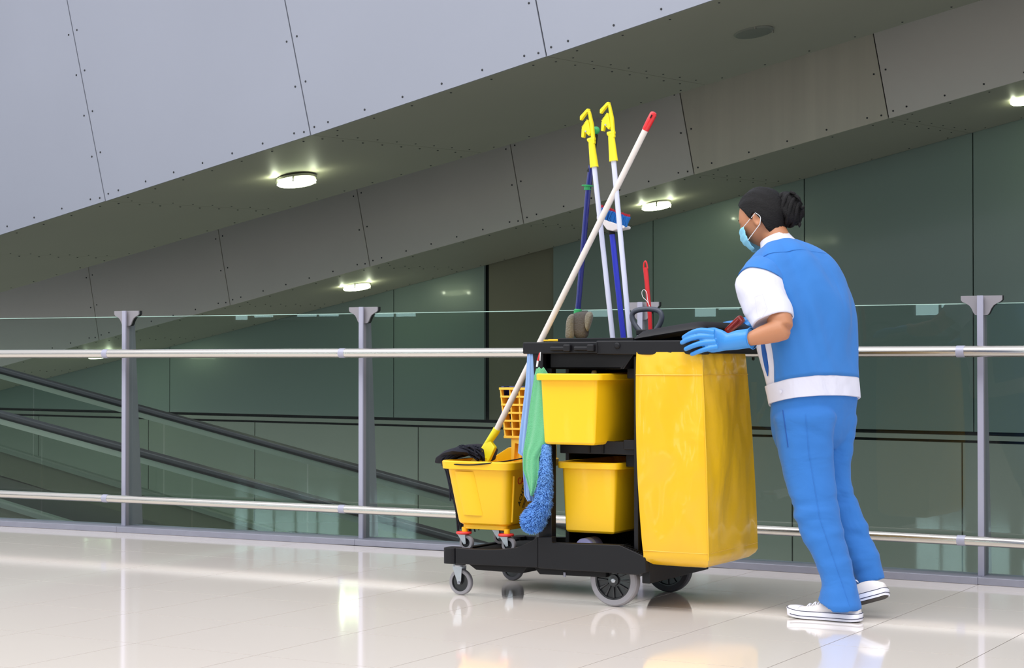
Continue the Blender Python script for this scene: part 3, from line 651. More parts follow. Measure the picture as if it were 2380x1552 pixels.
# wire bail lying across the front rim
hb = [A(*p, YM - .02 + d) for p, d in (((1037, 1074), .02), ((1060, 1079), 0), ((1100, 1080), -.002), ((1140, 1076), .0), ((1180, 1071), .06), ((1219, 1064), .12))]
B().tube(smoothpts(hb), .0028, 8).build('bail_wire', M['blackr'], mb)
# lettering on the right flank (mostly behind the hanging cloth)
xs = mx1 + .0305
def flank(y, f): return V((lerp(bx1 - .03, mx1 + .03, f) + .0012, y, lerp(mzb, mzt, f)))
d_up = (flank(0, 1) - flank(0, 0)).normalized()
text('CAUTION', .040, flank(YM + .088, .66), (0, 1, 0), d_up, M['redink'], mb)
dy = V((0, 1, 0)) * .45 + d_up * .89
text('ACHTUNG', .030, flank(YM + .115, .30), dy, d_up * .45 - V((0, 1, 0)) * .89, M['blackink'], mb)
for k in (.0, .010): B().tube([flank(YM + .135 + k, .27) + V((.001, 0, 0)), flank(YM + .135 + k, .27) + dy.normalized() * .12 + V((.003, 0, 0))], .0012, 6).build('print_line', M['blackink'], mb)
# wringer
wr = thing('wringer', 'yellow slatted mop wringer with a dark blue back standing in the mop bucket', 'wringer', A(1195, 1060, my1 - .06))
YW = my1 - .07
def W(x, y, Y=YW): return A(x, y, Y)
b = B()
wx0, wx1 = W(1163, 905).x, W(1228, 905).x; wz0, wz1 = W(1170, 1015).z, W(1170, 903).z; bx0_ = W(1174, 1010).x
rows, cols = 6, 3
b.box(bx0_, wx1, YW + .05, YW + .056, wz0, wz1); b.build('basket_back', M['yellowd'], wr)
for i in range(rows + 1):
    f = i / rows; z = lerp(wz0, wz1, f); x0 = lerp(bx0_, wx0, f) - .004
    bb = B(); bb.box(x0, wx1, YW - (.006 if i in (0, rows) else .002), YW + .052, z - (.005 if i in (0, rows) else .0042), z + (.005 if i in (0, rows) else .0042)); bb.build('slat', M['yellowd'], wr, bevel=.001, seg=1)
for j in range(cols + 1):
    x0 = lerp(bx0_, wx1, j / cols); x1 = lerp(wx0, wx1, j / cols)
    B().prism([V((x0 - .003, YW, wz0)), V((x0 + .003, YW, wz0)), V((x1 + .003, YW, wz1)), V((x1 - .003, YW, wz1))], (0, .05, 0)).build('upright_rib', M['yellowd'], wr)
B().prism([W(1188, 1016), W(1212, 1016), W(1212, 1075), W(1206, 1075), W(1205, 1032), W(1197, 1030), W(1194, 1075), W(1188, 1075)], (0, .035, 0)).build('stand', M['yellowd'], wr, bevel=.002)
B().prism([W(1196, 1030, YW + .02), W(1212, 1030, YW + .02), W(1212, 1072, YW + .02), W(1196, 1072, YW + .02)], (0, .004, 0)).build('stand_web', M['yellowd'], wr)
B().box(W(1159, 950).x, W(1166, 950).x, YW + .02, YW + .075, W(1160, 975).z, W(1160, 898).z).build('back_plate', M['navy'], wr, bevel=.002)
B().box(W(1159, 950).x, wx1, YW + .065, YW + .075, W(1160, 975).z, W(1160, 898).z).build('press_plate', M['navy'], wr, bevel=.002)

# ---- wet mop leaning from the bucket up across everything
mp = thing('wet_mop', 'long wet mop with cream pole and red grip leaning diagonally out of the mop bucket', 'mop', A(1110, 1078, 6.48))
Ymp = 6.50
top_, s0 = A(1500, 302, 6.56), A(1152, 1003, Ymp)
B().tube([s0, top_], .0125, 20).build('pole', M['pole'], mp)
d = (top_ - s0).normalized()
B().tube([top_ - d * .002, top_ + d * .004, top_ + d * .035, top_ + d * .070, top_ + d * .077, top_ + d * .080], [.0132, .0142, .0150, .0146, .0115, .003], 18).build('grip', M['red'], mp)
B().tube([top_ + d * .05 + V((.004, -.0146, 0)), top_ + d * .065 + V((.004, -.0146, 0))], .003, 8).build('hanging_hole', M['blackr'], mp)
e = A(1108, 1068, Ymp)
B().tube([s0 + d * .012, s0, e + (s0 - e) * .35], [.0165, .0165, .0125], 18).build('socket', M['lemon'], mp)
b = B(); f1_, f2_, f3_, f4_ = A(1136, 1020, Ymp - .012), A(1086, 1078, Ymp - .03), A(1126, 1080, Ymp - .03), A(1150, 1040, Ymp - .012)
b.prism([f1_, A(1108, 1052, Ymp - .02), f2_, A(1090, 1081, Ymp - .03), f3_, A(1136, 1070, Ymp - .03), f4_], (0, .022, 0)); b.build('clamp_wing', M['lemon'], mp, bevel=.004)
B().box(A(1117, 1066, Ymp - .03).x, A(1130, 1066, Ymp - .03).x, Ymp - .042, Ymp - .02, A(1117, 1074, Ymp - .03).z, A(1117, 1062, Ymp - .03).z).build('clamp_bolt', M['lemon'], mp, bevel=.002)
# navy yarn: hump over the rim and fringe hanging outside on the left
rnd = random.Random(3)
yb = B()
for k in range(150):
    u = rnd.random(); yy = Ymp - .10 + u * .17
    st = V((A(1112, 1072, yy).x + rnd.uniform(-.015, .03), yy, A(1112, 1066, yy).z + rnd.uniform(-.01, .018)))
    hump = A(1088 + rnd.uniform(-20, 26), 1040 + rnd.uniform(-6, 14), yy)
    ed = A(1034 + rnd.uniform(-8, 10), 1071 + rnd.uniform(-8, 3), yy); ed.x = min(ed.x, mx0 - .004 + rnd.uniform(-.006, .006))
    if rnd.random() < .72:
        L = rnd.uniform(.1, .26); x = mx0 - .018 + rnd.uniform(-.012, .006)
        pts = [st, hump, ed, V((x - .006, yy, mzt - .04)), V((x - .008 + rnd.uniform(-.008, .01) + .035 * L / .26, yy + rnd.uniform(-.01, .01), mzt - .04 - L * .5)), V((x + .06 * L / .26 + rnd.uniform(-.008, .01), yy + rnd.uniform(-.015, .015), mzt - .04 - L))]
    else: pts = [st, hump, ed]
    yb.tube(smoothpts(pts, 3), .0034, 5)
yb.build('yarn', M['yarn'], mp, kind='stuff', label='navy blue yarn strands spilling over the bucket rim')
b = B(); b.loft([[A(x, y, Ymp + .02) + V((0, .085 * math.cos(q) * k, .012 * math.sin(q) * k)) for q in [2 * math.pi * j / 14 for j in range(14)]] for x, y, k in ((1028, 1072, .7), (1040, 1062, 1.1), (1068, 1050, 1.6), (1098, 1044, 1.9), (1122, 1048, 1.5), (1130, 1068, .9))])
b.build('yarn_bundle', M['yarn'], mp, angle=80)

# ---- tall tools standing in the tray
def flatmop(label, xb, yb_, xt, yt, ct, Y, sc=1.):
    t = thing('flat_mop', label, 'mop', A(xb, yb_, Y), 'white handles with yellow mop clamps')
    a, c = A(xb, 860, Y), A(xt, yt, Y); a = A(xb + (xb - xt) / (yb_ - yt) * 60, yb_ + 60, Y)
    B().tube([a, c], .0105, 18).build('pole', M['polel'], t)
    d = (c - a).normalized(); s = V((1, 0, 0)); s = (s - d * s.dot(d)).normalized(); tp = A(*ct, Y); L = (tp - c).length; k = L / .235
    def q(u, v, w=0): return c + d * (v * k) + s * (u * k) + V((0, w, 0))
    B().tube([q(0, -.004), q(0, 0), q(0, .09), q(.001, .105)], [.0185, .0175, .0135, .0125], 18).build('socket', M['lemon'], t)
    B().tube([q(-.016, .109), q(.017, .112)], .0085, 10).build('screw_collar', M['lemon'], t, bevel=.001)
    B().prism([q(.001, .09, -.008), q(.016, .09, -.008), q(.017, .17, -.008), q(.009, .225, -.008), q(.0, .232, -.008), q(.003, .14, -.008)], (0, .016, 0)).build('frame_arm', M['lemon'], t, bevel=.003)
    B().prism([q(.006, .236, -.010), q(-.002, .236, -.010), q(-.036, .212, -.010), q(-.038, .196, -.010), q(-.034, .195, -.010), q(-.003, .222, -.010), q(.006, .222, -.010)], (0, .020, 0)).build('top_jaw', M['lemon'], t, bevel=.002)
    B().prism([q(.0, .188, -.010), q(-.008, .188, -.010), q(-.034, .160, -.010), q(-.040, .125, -.010), q(-.030, .122, -.010), q(-.022, .146, -.010), q(-.006, .125, -.010), q(.004, .135, -.010)], (0, .020, 0)).build('lower_jaw', M['lemon'], t, bevel=.002)
    tb_ = B()
    for i in range(6):
        f = i / 5; tb_.tube([q(lerp(-.006, -.030, f), lerp(.190, .166, f), -.010), q(lerp(-.006, -.030, f), lerp(.190, .166, f), .010)], .0028, 6)
    tb_.build('jaw_teeth', M['lemon'], t)
    B().tube([q(-.016, .145, -.013), q(-.016, .145, .013)], .004, 10).build('pivot_pin', M['zinc'], t)
    return t
flatmop('white pole with yellow mop clamp on top, the left and lower of the two', 1424, 784, 1381, 386, (1371, 253), 6.60)
flatmop('white pole with yellow mop clamp on top, the right and taller of the two', 1464, 784, 1426, 372, (1422, 237), 6.55)
# navy pole with the grey fleece duster at its foot
nv = thing('fleece_duster', 'navy blue pole with a green ring and a grey fleece duster head standing upside down', 'duster', A(1345, 788, 6.66))
YD = 6.66
B().tube([A(1341, 745, YD), A(1367, 440, YD), A(1374, 385, YD)], .0115, 18).build('pole', M['navy'], nv)
B().tube([A(1370, 400, YD), A(1376, 380, YD), A(1386, 312, YD)], [.012, .0095, .007], 16).build('upper_pole', M['blackr'], nv)
B().ball(A(1385, 303, YD), .0165, 18).build('ball_tip', M['green'], nv)
rc = A(1366, 434, YD); B().lathe([(.0125, -.014), (.0145, -.013), (.0145, 0), (.026, .003), (.026, .006), (.0125, .008)], rc, (.08, 0, 1), 28, caps=False).build('green_ring', M['green'], nv)
B().lathe([(.0125, 0), (.017, .002), (.0165, .03), (.0125, .034)], A(1342, 737, YD), (.08, 0, 1), 24, caps=False).build('green_collar', M['green'], nv)
def blob(pts, Y, th, m, nm, amp, seed, par):
    # puffy pad from an outline
    P = [A(x, y, Y) for x, y in pts]; c = sum(P, V()) / len(P); b = B(); rg = []
    for k, (s, dy) in enumerate(((.05, -1), (.6, -.95), (.88, -.7), (1, -.2), (1, .2), (.88, .7), (.6, .95), (.05, 1))):
        rg.append([c + (p - c) * s * (1 + amp * noise.noise(p * 30 + V((seed, k, 0)))) + V((0, dy * th, 0)) for p in P])
    b.loft(rg); return b.build(nm, M[m], par, sub=2)
blob([(1328, 728), (1345, 724), (1372, 722), (1378, 730), (1374, 748), (1366, 765), (1368, 790), (1335, 792), (1330, 760), (1324, 742)], YD - .01, .025, 'fluff2', 'head', .22, 1, nv)
blob([(1318, 740), (1328, 726), (1336, 732), (1333, 760), (1334, 792), (1314, 794), (1318, 770)], YD - .03, .022, 'fluff', 'fleece_fold', .12, 2, nv)
blob([(1360, 726), (1376, 722), (1379, 734), (1372, 755), (1366, 775), (1360, 760)], YD - .03, .014, 'fluff', 'fleece_fold', .12, 5, nv)
# blue pole with the brush
bs = thing('deck_brush', 'blue pole with a white brush head and blue and red bristles pointing up', 'brush', A(1447, 788, 6.70))
YB = 6.70
c0 = A(1422, 538, YB); B().tube([A(1456, 850, YB), c0], .0115, 18).build('pole', M['blue'], bs)
B().lathe([(.0135, -.012), (.0135, .004)], c0, (-.08, 0, 1), 18).build('collar', M['blackr'], bs)
B().prism([A(*p, YB - .028) for p in ((1386, 501), (1412, 513), (1452, 525), (1451, 531), (1433, 534), (1424, 537), (1410, 534), (1402, 523), (1386, 510))], (0, .06, 0)).build('brush_block', M['brushw'], bs, bevel=.004)
b = B(); b2 = B(); rnd = random.Random(5)
for i in range(15):
    for j in range(5):
        f = i / 14; p = A(lerp(1392, 1454, f), lerp(505, 527, f), YB - .022 + j * .012); L = A(0, 0, 1); tt = (b2 if j > 2 else b)
        for s in range(5):
            q0 = p + V((rnd.uniform(-.004, .004), rnd.uniform(-.004, .004), 0)); tt.tube([q0, q0 + V((.012 + rnd.uniform(-.005, .007), rnd.uniform(-.004, .004), (.047 if j > 2 else .036) + rnd.uniform(-.004, .004)))], [.0022, .0028], 4)
b.build('bristles', M['bristleb'], bs, kind='stuff', smooth=False, label='blue bristles'); b2.build('red_bristles', M['bristler'], bs, kind='stuff', smooth=False, label='red bristles at the back')
# red short handle with white string
rh = thing('red_handle_brush', 'short red handle with a hanging hole and a white string loop, behind the loop handle', 'handle', A(1512, 785, 6.62))
YR = 6.62
B().tube([A(1513, 800, YR), A(1510, 730, YR), A(1502, 640, YR), A(1500, 622, YR)], [.0085, .0085, .0098, .0098], 16).build('handle', M['red'], rh)
tp = [A(*p, YR) for p in ((1496, 624), (1497, 612), (1500, 607), (1503, 612), (1505, 624))]
B().tube(smoothpts(tp), .0035, 8).build('hanging_loop', M['red'], rh)
st = [A(*p, YR - .015) for p in ((1510, 712), (1504, 700), (1494, 690), (1492, 678), (1497, 673), (1503, 680), (1505, 695), (1509, 712))]
B().tube(smoothpts(st), .0013, 6).build('string', M['white'], rh)
# yellow flat board edge lying in the tray
p0 = A(1268, 791, 6.40); p1 = A(1327, 791, 6.40)
yt = thing('yellow_tray_board', 'thin yellow plastic board lying at the front end of the trolley top', 'board', p0)
B().box(p0.x, p1.x, 6.38, 6.62, p0.z - .004, p0.z + .003).build('board', M['yellow'], yt, bevel=.002)
B().box(p0.x + .012, p1.x - .012, 6.40, 6.60, p0.z + .003, p0.z + .0045).build('raised_centre', M['yellow'], yt)
# red-brown handle resting by the hand
rb = thing('dark_red_handle', 'glossy dark red plastic tool handle resting on the lid beside the gloved hand', 'tool', A(1705, 752, 6.46))
pA, pB = A(1690, 770, 6.46), A(1726, 738, 6.46); d = (pB - pA).normalized(); sdir = V((-d.z, 0, d.x))
rg = [[pA + d * t + sdir * (w1 * math.cos(a)) * 1 + V((0, w1 * .8 * math.sin(a), 0)) for a in [math.pi / 4 + math.pi / 2 * k for k in range(4)]] for t, w1 in ((-.004, .013), (0, .017), (.06, .0215), (.078, .021), (.084, .014))]
B().loft(rg).build('handle_body', M['darkred'], rb, bevel=.004, seg=3)
B().tube([pA + d * .01 + V((0, -.014, 0)), pA + d * .07 + V((0, -.018, 0))], .004, 8).build('moulded_ridge', M['darkred'], rb)
B().tube([pA - d * .06, pA + d * .01], .008, 12).build('shaft', M['blackr'], rb)

# ---- hanging cloths and the blue duster
def cloth(nm, lab, rows, Y, m, fold, nf, cat, seed=0, par=None):
    # rows: (y, xl, xr)
    t = thing(nm, lab, cat, A(rows[0][1], rows[0][0], Y)); vs = []; n = 26; R = []
    for i in range(len(rows) - 1):
        for k in range(6):
            f = k / 6; R.append([lerp(rows[i][j], rows[i + 1][j], f) for j in range(3)])
    R.append(list(rows[-1]))
    rings = []
    for i, (y, a, c) in enumerate(R):
        rr = []
        for j in range(n + 1):
            f = j / n; ph = f * nf * 2 * math.pi + seed
            dep = fold * (math.sin(ph) + .5 * math.sin(2.3 * ph + i * .08)) * min(1, .35 + i / len(R))
            p = A(lerp(a, c, f), y + 2 * math.sin(f * 9 + seed), Y); p.y += dep; rr.append(p)
        rings.append(rr)
    o = B().loft(rings, caps=False, closed=False).build('cloth_sheet', M[m], t, solid=.003, angle=180)
    return t, rings
t, rg = cloth('blue_cloth', 'pale blue cloth hanging from the trolley top, left of the green towel', [(820, 1225, 1238), (860, 1223, 1240), (900, 1220, 1243), (960, 1213, 1240), (1020, 1206, 1238), (1052, 1204, 1234), (1058, 1214, 1234), (1100, 1216, 1236), (1150, 1219, 1238), (1162, 1226, 1238)], YC - .002, 'clothb', .005, 1.3, 'cloth', .5)
B().tube(rg[-1], .003, 6).build('hem', M['clothb'], t)
t, rg = cloth('green_towel', 'green terry cleaning towel hanging left of the upper yellow bucket', [(855, 1247, 1262), (870, 1243, 1272), (900, 1238, 1276), (950, 1231, 1276), (1000, 1225, 1274), (1030, 1220, 1269), (1048, 1217, 1258), (1065, 1216, 1250), (1090, 1216, 1251), (1115, 1224, 1249), (1138, 1230, 1243), (1151, 1233, 1237)], YC - .040, 'clothg', .005, 1.1, 'towel', 1.)
B().tube([r[0] for r in rg], .0028, 6).build('hem', M['clothg'], t)
B().tube([r[-1] for r in rg], .0028, 6).build('hem', M['clothg'], t)
# little red and white clip above the towel
t = thing('clip_tool', 'small red and white handle hooked above the green towel', 'tool', A(1250, 850, YC - .03))
B().tube([A(1248, 852, YC - .03), A(1250, 838, YC - .03)], .004, 10).build('white_stem', M['white'], t)
B().tube([A(1250, 838, YC - .03), A(1255, 820, YC - .03)], .0035, 10).build('red_stem', M['red'], t)
B().tube([A(1255, 838, YC - .032), A(1256, 818, YC - .032)], .002, 8).build('wire', M['white'], t)
# fluffy duster
du = thing('feather_duster', 'fluffy bright blue duster hanging curved between the two cloths and the lower bucket', 'duster', A(1270, 1040, YC - .04))
YU = YC - .030
axp = [(1271, 1032), (1269, 1070), (1268, 1110), (1264, 1148), (1258, 1175), (1248, 1196), (1237, 1212)]
ax_ = smoothpts([A(x, y, YU) for x, y in axp], 6); nA = len(ax_)
def wr_(f): return lerp(.022, .042, min(1, f / .5)) if f < .5 else lerp(.042, .060, (f - .5) / .5)
B().tube(ax_, [wr_(i / (nA - 1)) * .62 for i in range(nA)], 14).build('core', M['dusterc'], du, angle=90)
b = B(); rnd = random.Random(11)
for k in range(9000):
    f = rnd.random(); i = min(nA - 2, int(f * (nA - 1))); p = ax_[i].lerp(ax_[i + 1], f * (nA - 1) - i); tg = (ax_[i + 1] - ax_[i]).normalized()
    a = rnd.uniform(0, 2 * math.pi); e1 = tg.cross(V((0, 1, 0))).normalized(); e2 = tg.cross(e1); rad = e1 * math.cos(a) + e2 * math.sin(a)
    lay = .5 + .9 * noise.noise(p * 60 + rad * 2.2); Rr = wr_(f) * rnd.uniform(.86, 1.0) * (.84 + .2 * lay); root = p + rad * Rr * .5; tip = p + rad * Rr + tg * rnd.uniform(.002, .016)
    sd = tg.cross(rad).normalized() * rnd.uniform(.0008, .0022); m1 = root.lerp(tip, .55) + rad * .003
    b.add([root - sd * .5, root + sd * .5, m1 + sd, m1 - sd, tip + sd * .6, tip - sd * .6], [(0, 1, 2, 3), (3, 2, 4, 5)])
for k in range(700):   # blunt end tuft
    tg = (ax_[-1] - ax_[-4]).normalized(); a = rnd.uniform(0, 2 * math.pi); e1 = tg.cross(V((0, 1, 0))).normalized(); e2 = tg.cross(e1); q_ = rnd.uniform(0, 1.3)
    dr = (e1 * math.cos(a) + e2 * math.sin(a)) * math.sin(q_) + tg * math.cos(q_); root = ax_[-1] + dr * .02; tip = ax_[-1] + dr * .050 * rnd.uniform(.8, 1.05); sd = dr.cross(V((0, 1, .3))).normalized() * .0015
    b.add([root - sd * .5, root + sd * .5, tip + sd, tip - sd], [(0, 1, 2, 3)])
b.build('fibres', M['duster'], du, kind='stuff', smooth=False)
# ================================================================ THE CLEANER
per = thing('person', 'person in blue and white uniform with mask, gloves and white sneakers, pushing the trolley', 'person', (-2.35, 6.55, 0))
LAT = V((.50, .866, 0)); FRT = V((-.866, .50, 0))         # torso: her right-hand side, her front
def ell(c, a, b, A_, B_, n=28, p=2.0, rot=0): # superellipse ring
    out = []
    for j in range(n):
        q = 2 * math.pi * j / n + rot; cq, sq = math.cos(q), math.sin(q)
        out.append(c + A_ * (a * math.copysign(abs(cq) ** (2 / p), cq)) + B_ * (b * math.copysign(abs(sq) ** (2 / p), sq)))
    return out
def interp(tab, n):
    tab = [list(t) for t in tab]; out = []
    P = [tab[0]] + tab + [tab[-1]]
    for i in range(1, len(P) - 2):
        for k in range(n):
            t = k / n; out.append([.5 * (2 * b + (c - a) * t + (2 * a - 5 * b + 4 * c - d) * t * t + (3 * b - a - 3 * c + d) * t ** 3) for a, b, c, d in zip(P[i - 1], P[i], P[i + 1], P[i + 2])])
    return out + [tab[-1]]
# torso stations: px x, px y, Y, half width along LAT, half depth along front
TOR = [(1893, 933, 6.60, .174, .128), (1889, 900, 6.60, .177, .130), (1883, 850, 6.60, .183, .132), (1877, 800, 6.60, .188, .134), (1869, 740, 6.60, .194, .136),
       (1857, 690, 6.60, .197, .134), (1845, 650, 6.60, .188, .126), (1834, 620, 6.60, .166, .112), (1823, 596, 6.60, .126, .092), (1812, 578, 6.60, .078, .068)]
TT = interp(TOR, 5)
def torso_ring(i, off=0., n=72):
    x, y, Y, a, b = TT[i]; c = at(x, y, Y); j0, j1 = max(i - 2, 0), min(i + 2, len(TT) - 1)
    sp = (UP + FRT * lerp(.20, .50, i / (len(TT) - 1)) + LAT * .02).normalized(); fr = (FRT - sp * FRT.dot(sp)).normalized(); la = (LAT - sp * LAT.dot(sp)).normalized()
    pts = ell(c, a + off, b + off, la, fr, n, 2.5)
    out = []
    for p in pts:
        d = (p - c).normalized(); f = i / len(TT)
        amp = .013 * (1 - abs(2 * f - 1)) + .003
        wv = noise.noise(V((d.x * 2.2 + 7, d.y * 2.2, p.z * 5 + d.x * 3))) * amp * 2 + .004 * math.sin((p.z * 22 + d.x * 5 + d.y * 9)) * noise.noise(V((d.x * 2, d.y * 2, p.z * 3)))
        out.append(p + d * wv)
    return out
NT = len(TT)
# body under the clothes, one surface: torso, neck, head, arms, legs
bd = B()
bd.loft([torso_ring(i, -.022, 24) for i in range(0, NT, 3)] + [torso_ring(NT - 1, -.012, 24)])
hc = at(1773, 508, 6.62)
HF = V((-.95, .05, -.30)).normalized(); HL = V((-.05, -.99, 0)); HL = (HL - HF * HL.dot(HF)).normalized(); HU = HF.cross(HL).normalized()
if HU.z < 0: HU = -HU
def hp(f, l, u): return hc + HF * f + HL * l + HU * u      # metres: forward, left, up from the head centre
def headpt(th, ph):
    # th: 0 top .. pi chin; ph: 0 forward
    l = math.sin(th) * math.sin(ph); f = math.sin(th) * math.cos(ph); u = math.cos(th)
    F_ = f * .096; L_ = l * .072; U_ = u * .112
    if f > 0 and u < 0: L_ *= 1 - .30 * (-u) ** 1.5; F_ *= 1 - .10 * (-u) ** 2
    if f < 0 and u < -.1: F_ *= 1 - .35 * (-u - .1); L_ *= 1 - .15 * (-u)
    if f < 0: F_ *= 1.04
    g = lambda u0, l0, su, sl: math.exp(-((u - u0) / su) ** 2 - ((l - l0) / sl) ** 2) * (1 if f > 0 else 0)
    F_ += .017 * g(-.28, 0, .13, .12) + .010 * g(-.10, 0, .16, .09) - .009 * (g(-.02, .32, .12, .20) + g(-.02, -.32, .12, .20)) + .004 * g(.14, .3, .07, .3) + .004 * g(.14, -.3, .07, .3)
    F_ += .006 * g(-.56, 0, .06, .22) + .005 * g(-.68, 0, .05, .2) + .006 * g(-.9, 0, .1, .25)
    return hp(F_, L_, U_)
nh = 40; bd.loft([[headpt(math.pi * (i + .15) / 24.3, 2 * math.pi * j / nh) for j in range(nh)] for i in range(25)])
nb = at(1815, 580, 6.60)
bd.tube([nb - V((-.02, 0, .05)), nb, at(1806, 555, 6.605), hp(-.022, 0, -.05), hp(-.02, 0, -.01)], [.068, .056, .051, .053, .05], 20)
# ear
ec = hp(-.004, .071, -.012)
er = []
for s, t in ((.4, -.004), (1, .002), (1, .010), (.8, .013), (.55, .008), (.2, .005)):
    er.append([ec + HL * t + (HF * (math.cos(q) * .017) + HU * (math.sin(q) * .030 - .004 * math.cos(q))) * s * (1 if math.sin(q) > -.3 else .85) + HF * -.006 * (t > .004) for q in [2 * math.pi * j / 18 for j in range(18)]])
bd.loft(er)
# arms
sh = at(1766, 640, 6.44); el = at(1822, 764, 6.35); wr2 = at(1738, 789, 6.30); hd0 = at(1700, 792, 6.29)
bd.tube([at(1790, 625, 6.50), sh, sh.lerp(el, .5), el.lerp(sh, .12), el], [.06, .058, .050, .046, .036], 18)
bd.tube([el + V((.012, 0, .006)), el, el.lerp(wr2, .25), el.lerp(wr2, .6), wr2, hd0], [.026, .042, .042, .035, .0245, .020], 18)
sh2 = at(1890, 640, 6.74); el2 = at(1840, 745, 6.92); wr3 = at(1765, 752, 6.88); hd3 = at(1742, 745, 6.86)
bd.tube([at(1880, 615, 6.70), sh2, sh2.lerp(el2, .5), el2], [.055, .055, .047, .040], 16)
bd.tube([el2, el2.lerp(wr3, .4), wr3, hd3], [.040, .038, .028, .026], 16)
CR = [(1140, 7, -.010, .25), (1158, 8, .008, .3), (1178, 7, -.008, -.1), (1215, 10, .006, .35), (1255, 8, -.006, -.3), (1290, 9, .007, .3), (1325, 8, -.006, .4), (1060, 9, -.004, -.5), (1375, 8, .006, -.2)]
CR = [(at(1930, y, 6.5).z, w_ * .0017, a_, k_) for y, w_, a_, k_ in CR]
def crease(p):
    return sum(a_ * math.exp(-((p.z - z_ - k_ * (p.x + 2.2)) / w_) ** 2) for z_, w_, a_, k_ in CR) * (.55 + .9 * noise.noise(p * 5))
def legrings(rows, Y0, Y1, bf, n=36):
    T = interp(rows, 8); out = []; ys = [r[0] for r in T]
    for k, (y, xl, xr) in enumerate(T):
        Y = lerp(Y0, Y1, (y - ys[0]) / (ys[-1] - ys[0])); c = at((xl + xr) / 2, y, Y); m = mpp(c); a = (xr - xl) / 2 * m; b_ = a * bf * (1 + .25 * max(0, (k / len(T) - .7) / .3))
        rr = ell(c, a, b_, _r, V((-_fw.x, -_fw.y, 0)) * -1, n, 2.3)
        out.append([p + (p - c).normalized() * (.008 * noise.noise(V((p.x * 9, p.y * 9, p.z * 6 + p.x * 9))) + .003 * noise.noise(p * 24) + crease(p)) for p in rr])
    return out
LN = [(935, 1830, 1925), (965, 1797, 1942), (1000, 1801, 1936), (1050, 1810, 1934), (1100, 1821, 1937), (1150, 1833, 1944), (1200, 1847, 1953), (1250, 1868, 1963), (1300, 1893, 1976), (1350, 1910, 1990), (1380, 1907, 1996), (1405, 1904, 2002)]
LF = [(935, 1880, 1970), (965, 1870, 1992), (1000, 1880, 1989), (1050, 1890, 1982), (1100, 1900, 1978), (1130, 1908, 1983), (1180, 1925, 2000), (1240, 1945, 2022), (1300, 1968, 2044), (1345, 1986, 2055)]
LNr = legrings(LN, 6.53, 6.393, .85); LFr = legrings(LF, 6.67, 6.60, .82)
for LR in (LNr, LFr):
    cs = [sum(r, V()) / len(r) for r in LR][1:]; bd.tube([cs[0] + V((0, 0, .06))] + cs, [.06] + [min((LR[i + 1][0] - cs[i]).length, (LR[i + 1][9] - cs[i]).length) * .72 for i in range(len(cs))], 16)
body = bd.build('body', M['skin'], per, remesh=.0045, smooths=3)
# eyes and brows (her left side shows)
for s in (1, -1):
    e0 = [hp(.084 - .012 * k * k / 4, s * (.018 + .0085 * k), .001 - .002 * abs(k - 1)) for k in (0, 1, 2, 2.8)]
    B().tube(smoothpts(e0), .0016, 6).build('eyelash', M['eye'], per)
    e0 = [hp(.093 - .012 * k * k / 4, s * (.012 + .011 * k), .022 + .002 * k - .0015 * k * k) for k in (0, 1, 2, 2.8)]
    B().tube(smoothpts(e0), .0022, 6).build('eyebrow', M['hair'], per)
# hair: swept-back cap and twisted bun
hb_ = B(); rings_ = []
def hairpt(th, ph):
    l = math.sin(th) * math.sin(ph); f = math.sin(th) * math.cos(ph); u = math.cos(th)
    k = 1.10 + .03 * (f < 0)
    p = V((f * .096 * k - .003, l * .074 * k, u * .112 * 1.09 + .003))
    if f < -.05 and u < 0: p.x *= 1 - .30 * (-u)
    p += V((0, 0, 0)) + V((f, l, u)) * .0014 * math.sin(26 * math.atan2(l, u + .9) + 5 * f)
    return hp(*p)
def hair_edge(ph):   # polar angle where the hair ends, by direction around the head
    a = abs((ph + math.pi) % (2 * math.pi) - math.pi)
    tb = [(0, 50), (.5, 52), (.9, 62), (1.2, 76), (1.38, 94), (1.52, 80), (1.70, 90), (1.9, 118), (2.2, 136), (2.7, 145), (3.15, 148)]
    for (a0, e0), (a1, e1) in zip(tb, tb[1:]):
        if a <= a1: return math.radians(lerp(e0, e1, (a - a0) / (a1 - a0)))
    return math.radians(tb[-1][1])
nn_ = 72
for i in range(22):
    rings_.append([hairpt(max(.01, hair_edge(2 * math.pi * j / nn_) * (i / 21)), 2 * math.pi * j / nn_) for j in range(nn_)])
inner = [[hc.lerp(p, .93) for p in rings_[-1]]]
hb_.loft(rings_ + inner, caps=False); hair = hb_.build('hair', M['hair'], per, angle=180)
bc = at(1832, 487, 6.64)
bn = B(); rg = []
E1 = (bc - hc).normalized(); E2 = (HU - E1 * HU.dot(E1)).normalized(); E3 = E1.cross(E2)
for i in range(17):
    t = math.pi * (i + .1) / 16.2
    rg.append([bc + E1 * (.054 * math.cos(t)) + (E2 * math.cos(q) * .068 + E3 * math.sin(q) * .058) * math.sin(t) * (1 + .07 * math.sin(3 * q + 5 * t)) for q in [2 * math.pi * j / 36 for j in range(36)]])
bn.loft(rg); bn.build('bun', M['hair'], hair, angle=180)
tw = B()
for k in range(7):
    a0 = k * .9; pts = [bc + E1 * (.052 * math.cos(t)) + (E2 * math.cos(a0 + 1.3 * t) * .064 + E3 * math.sin(a0 + 1.3 * t) * .054) * math.sin(t) for t in [.25 + .33 * s for s in range(7)]]
    tw.tube(smoothpts(pts, 3), [.004] + [.010] * 17 + [.004], 8)
for (x, y, dx, dy) in ((1838, 447, 14, 8), (1846, 452, 18, 22), (1862, 484, 8, -6), (1858, 520, 0, 9)):
    tw.tube([at(x, y, 6.62), at(x + dx * .6, y + dy * .4, 6.615), at(x + dx, y + dy, 6.62)], [.008, .006, .001], 6)
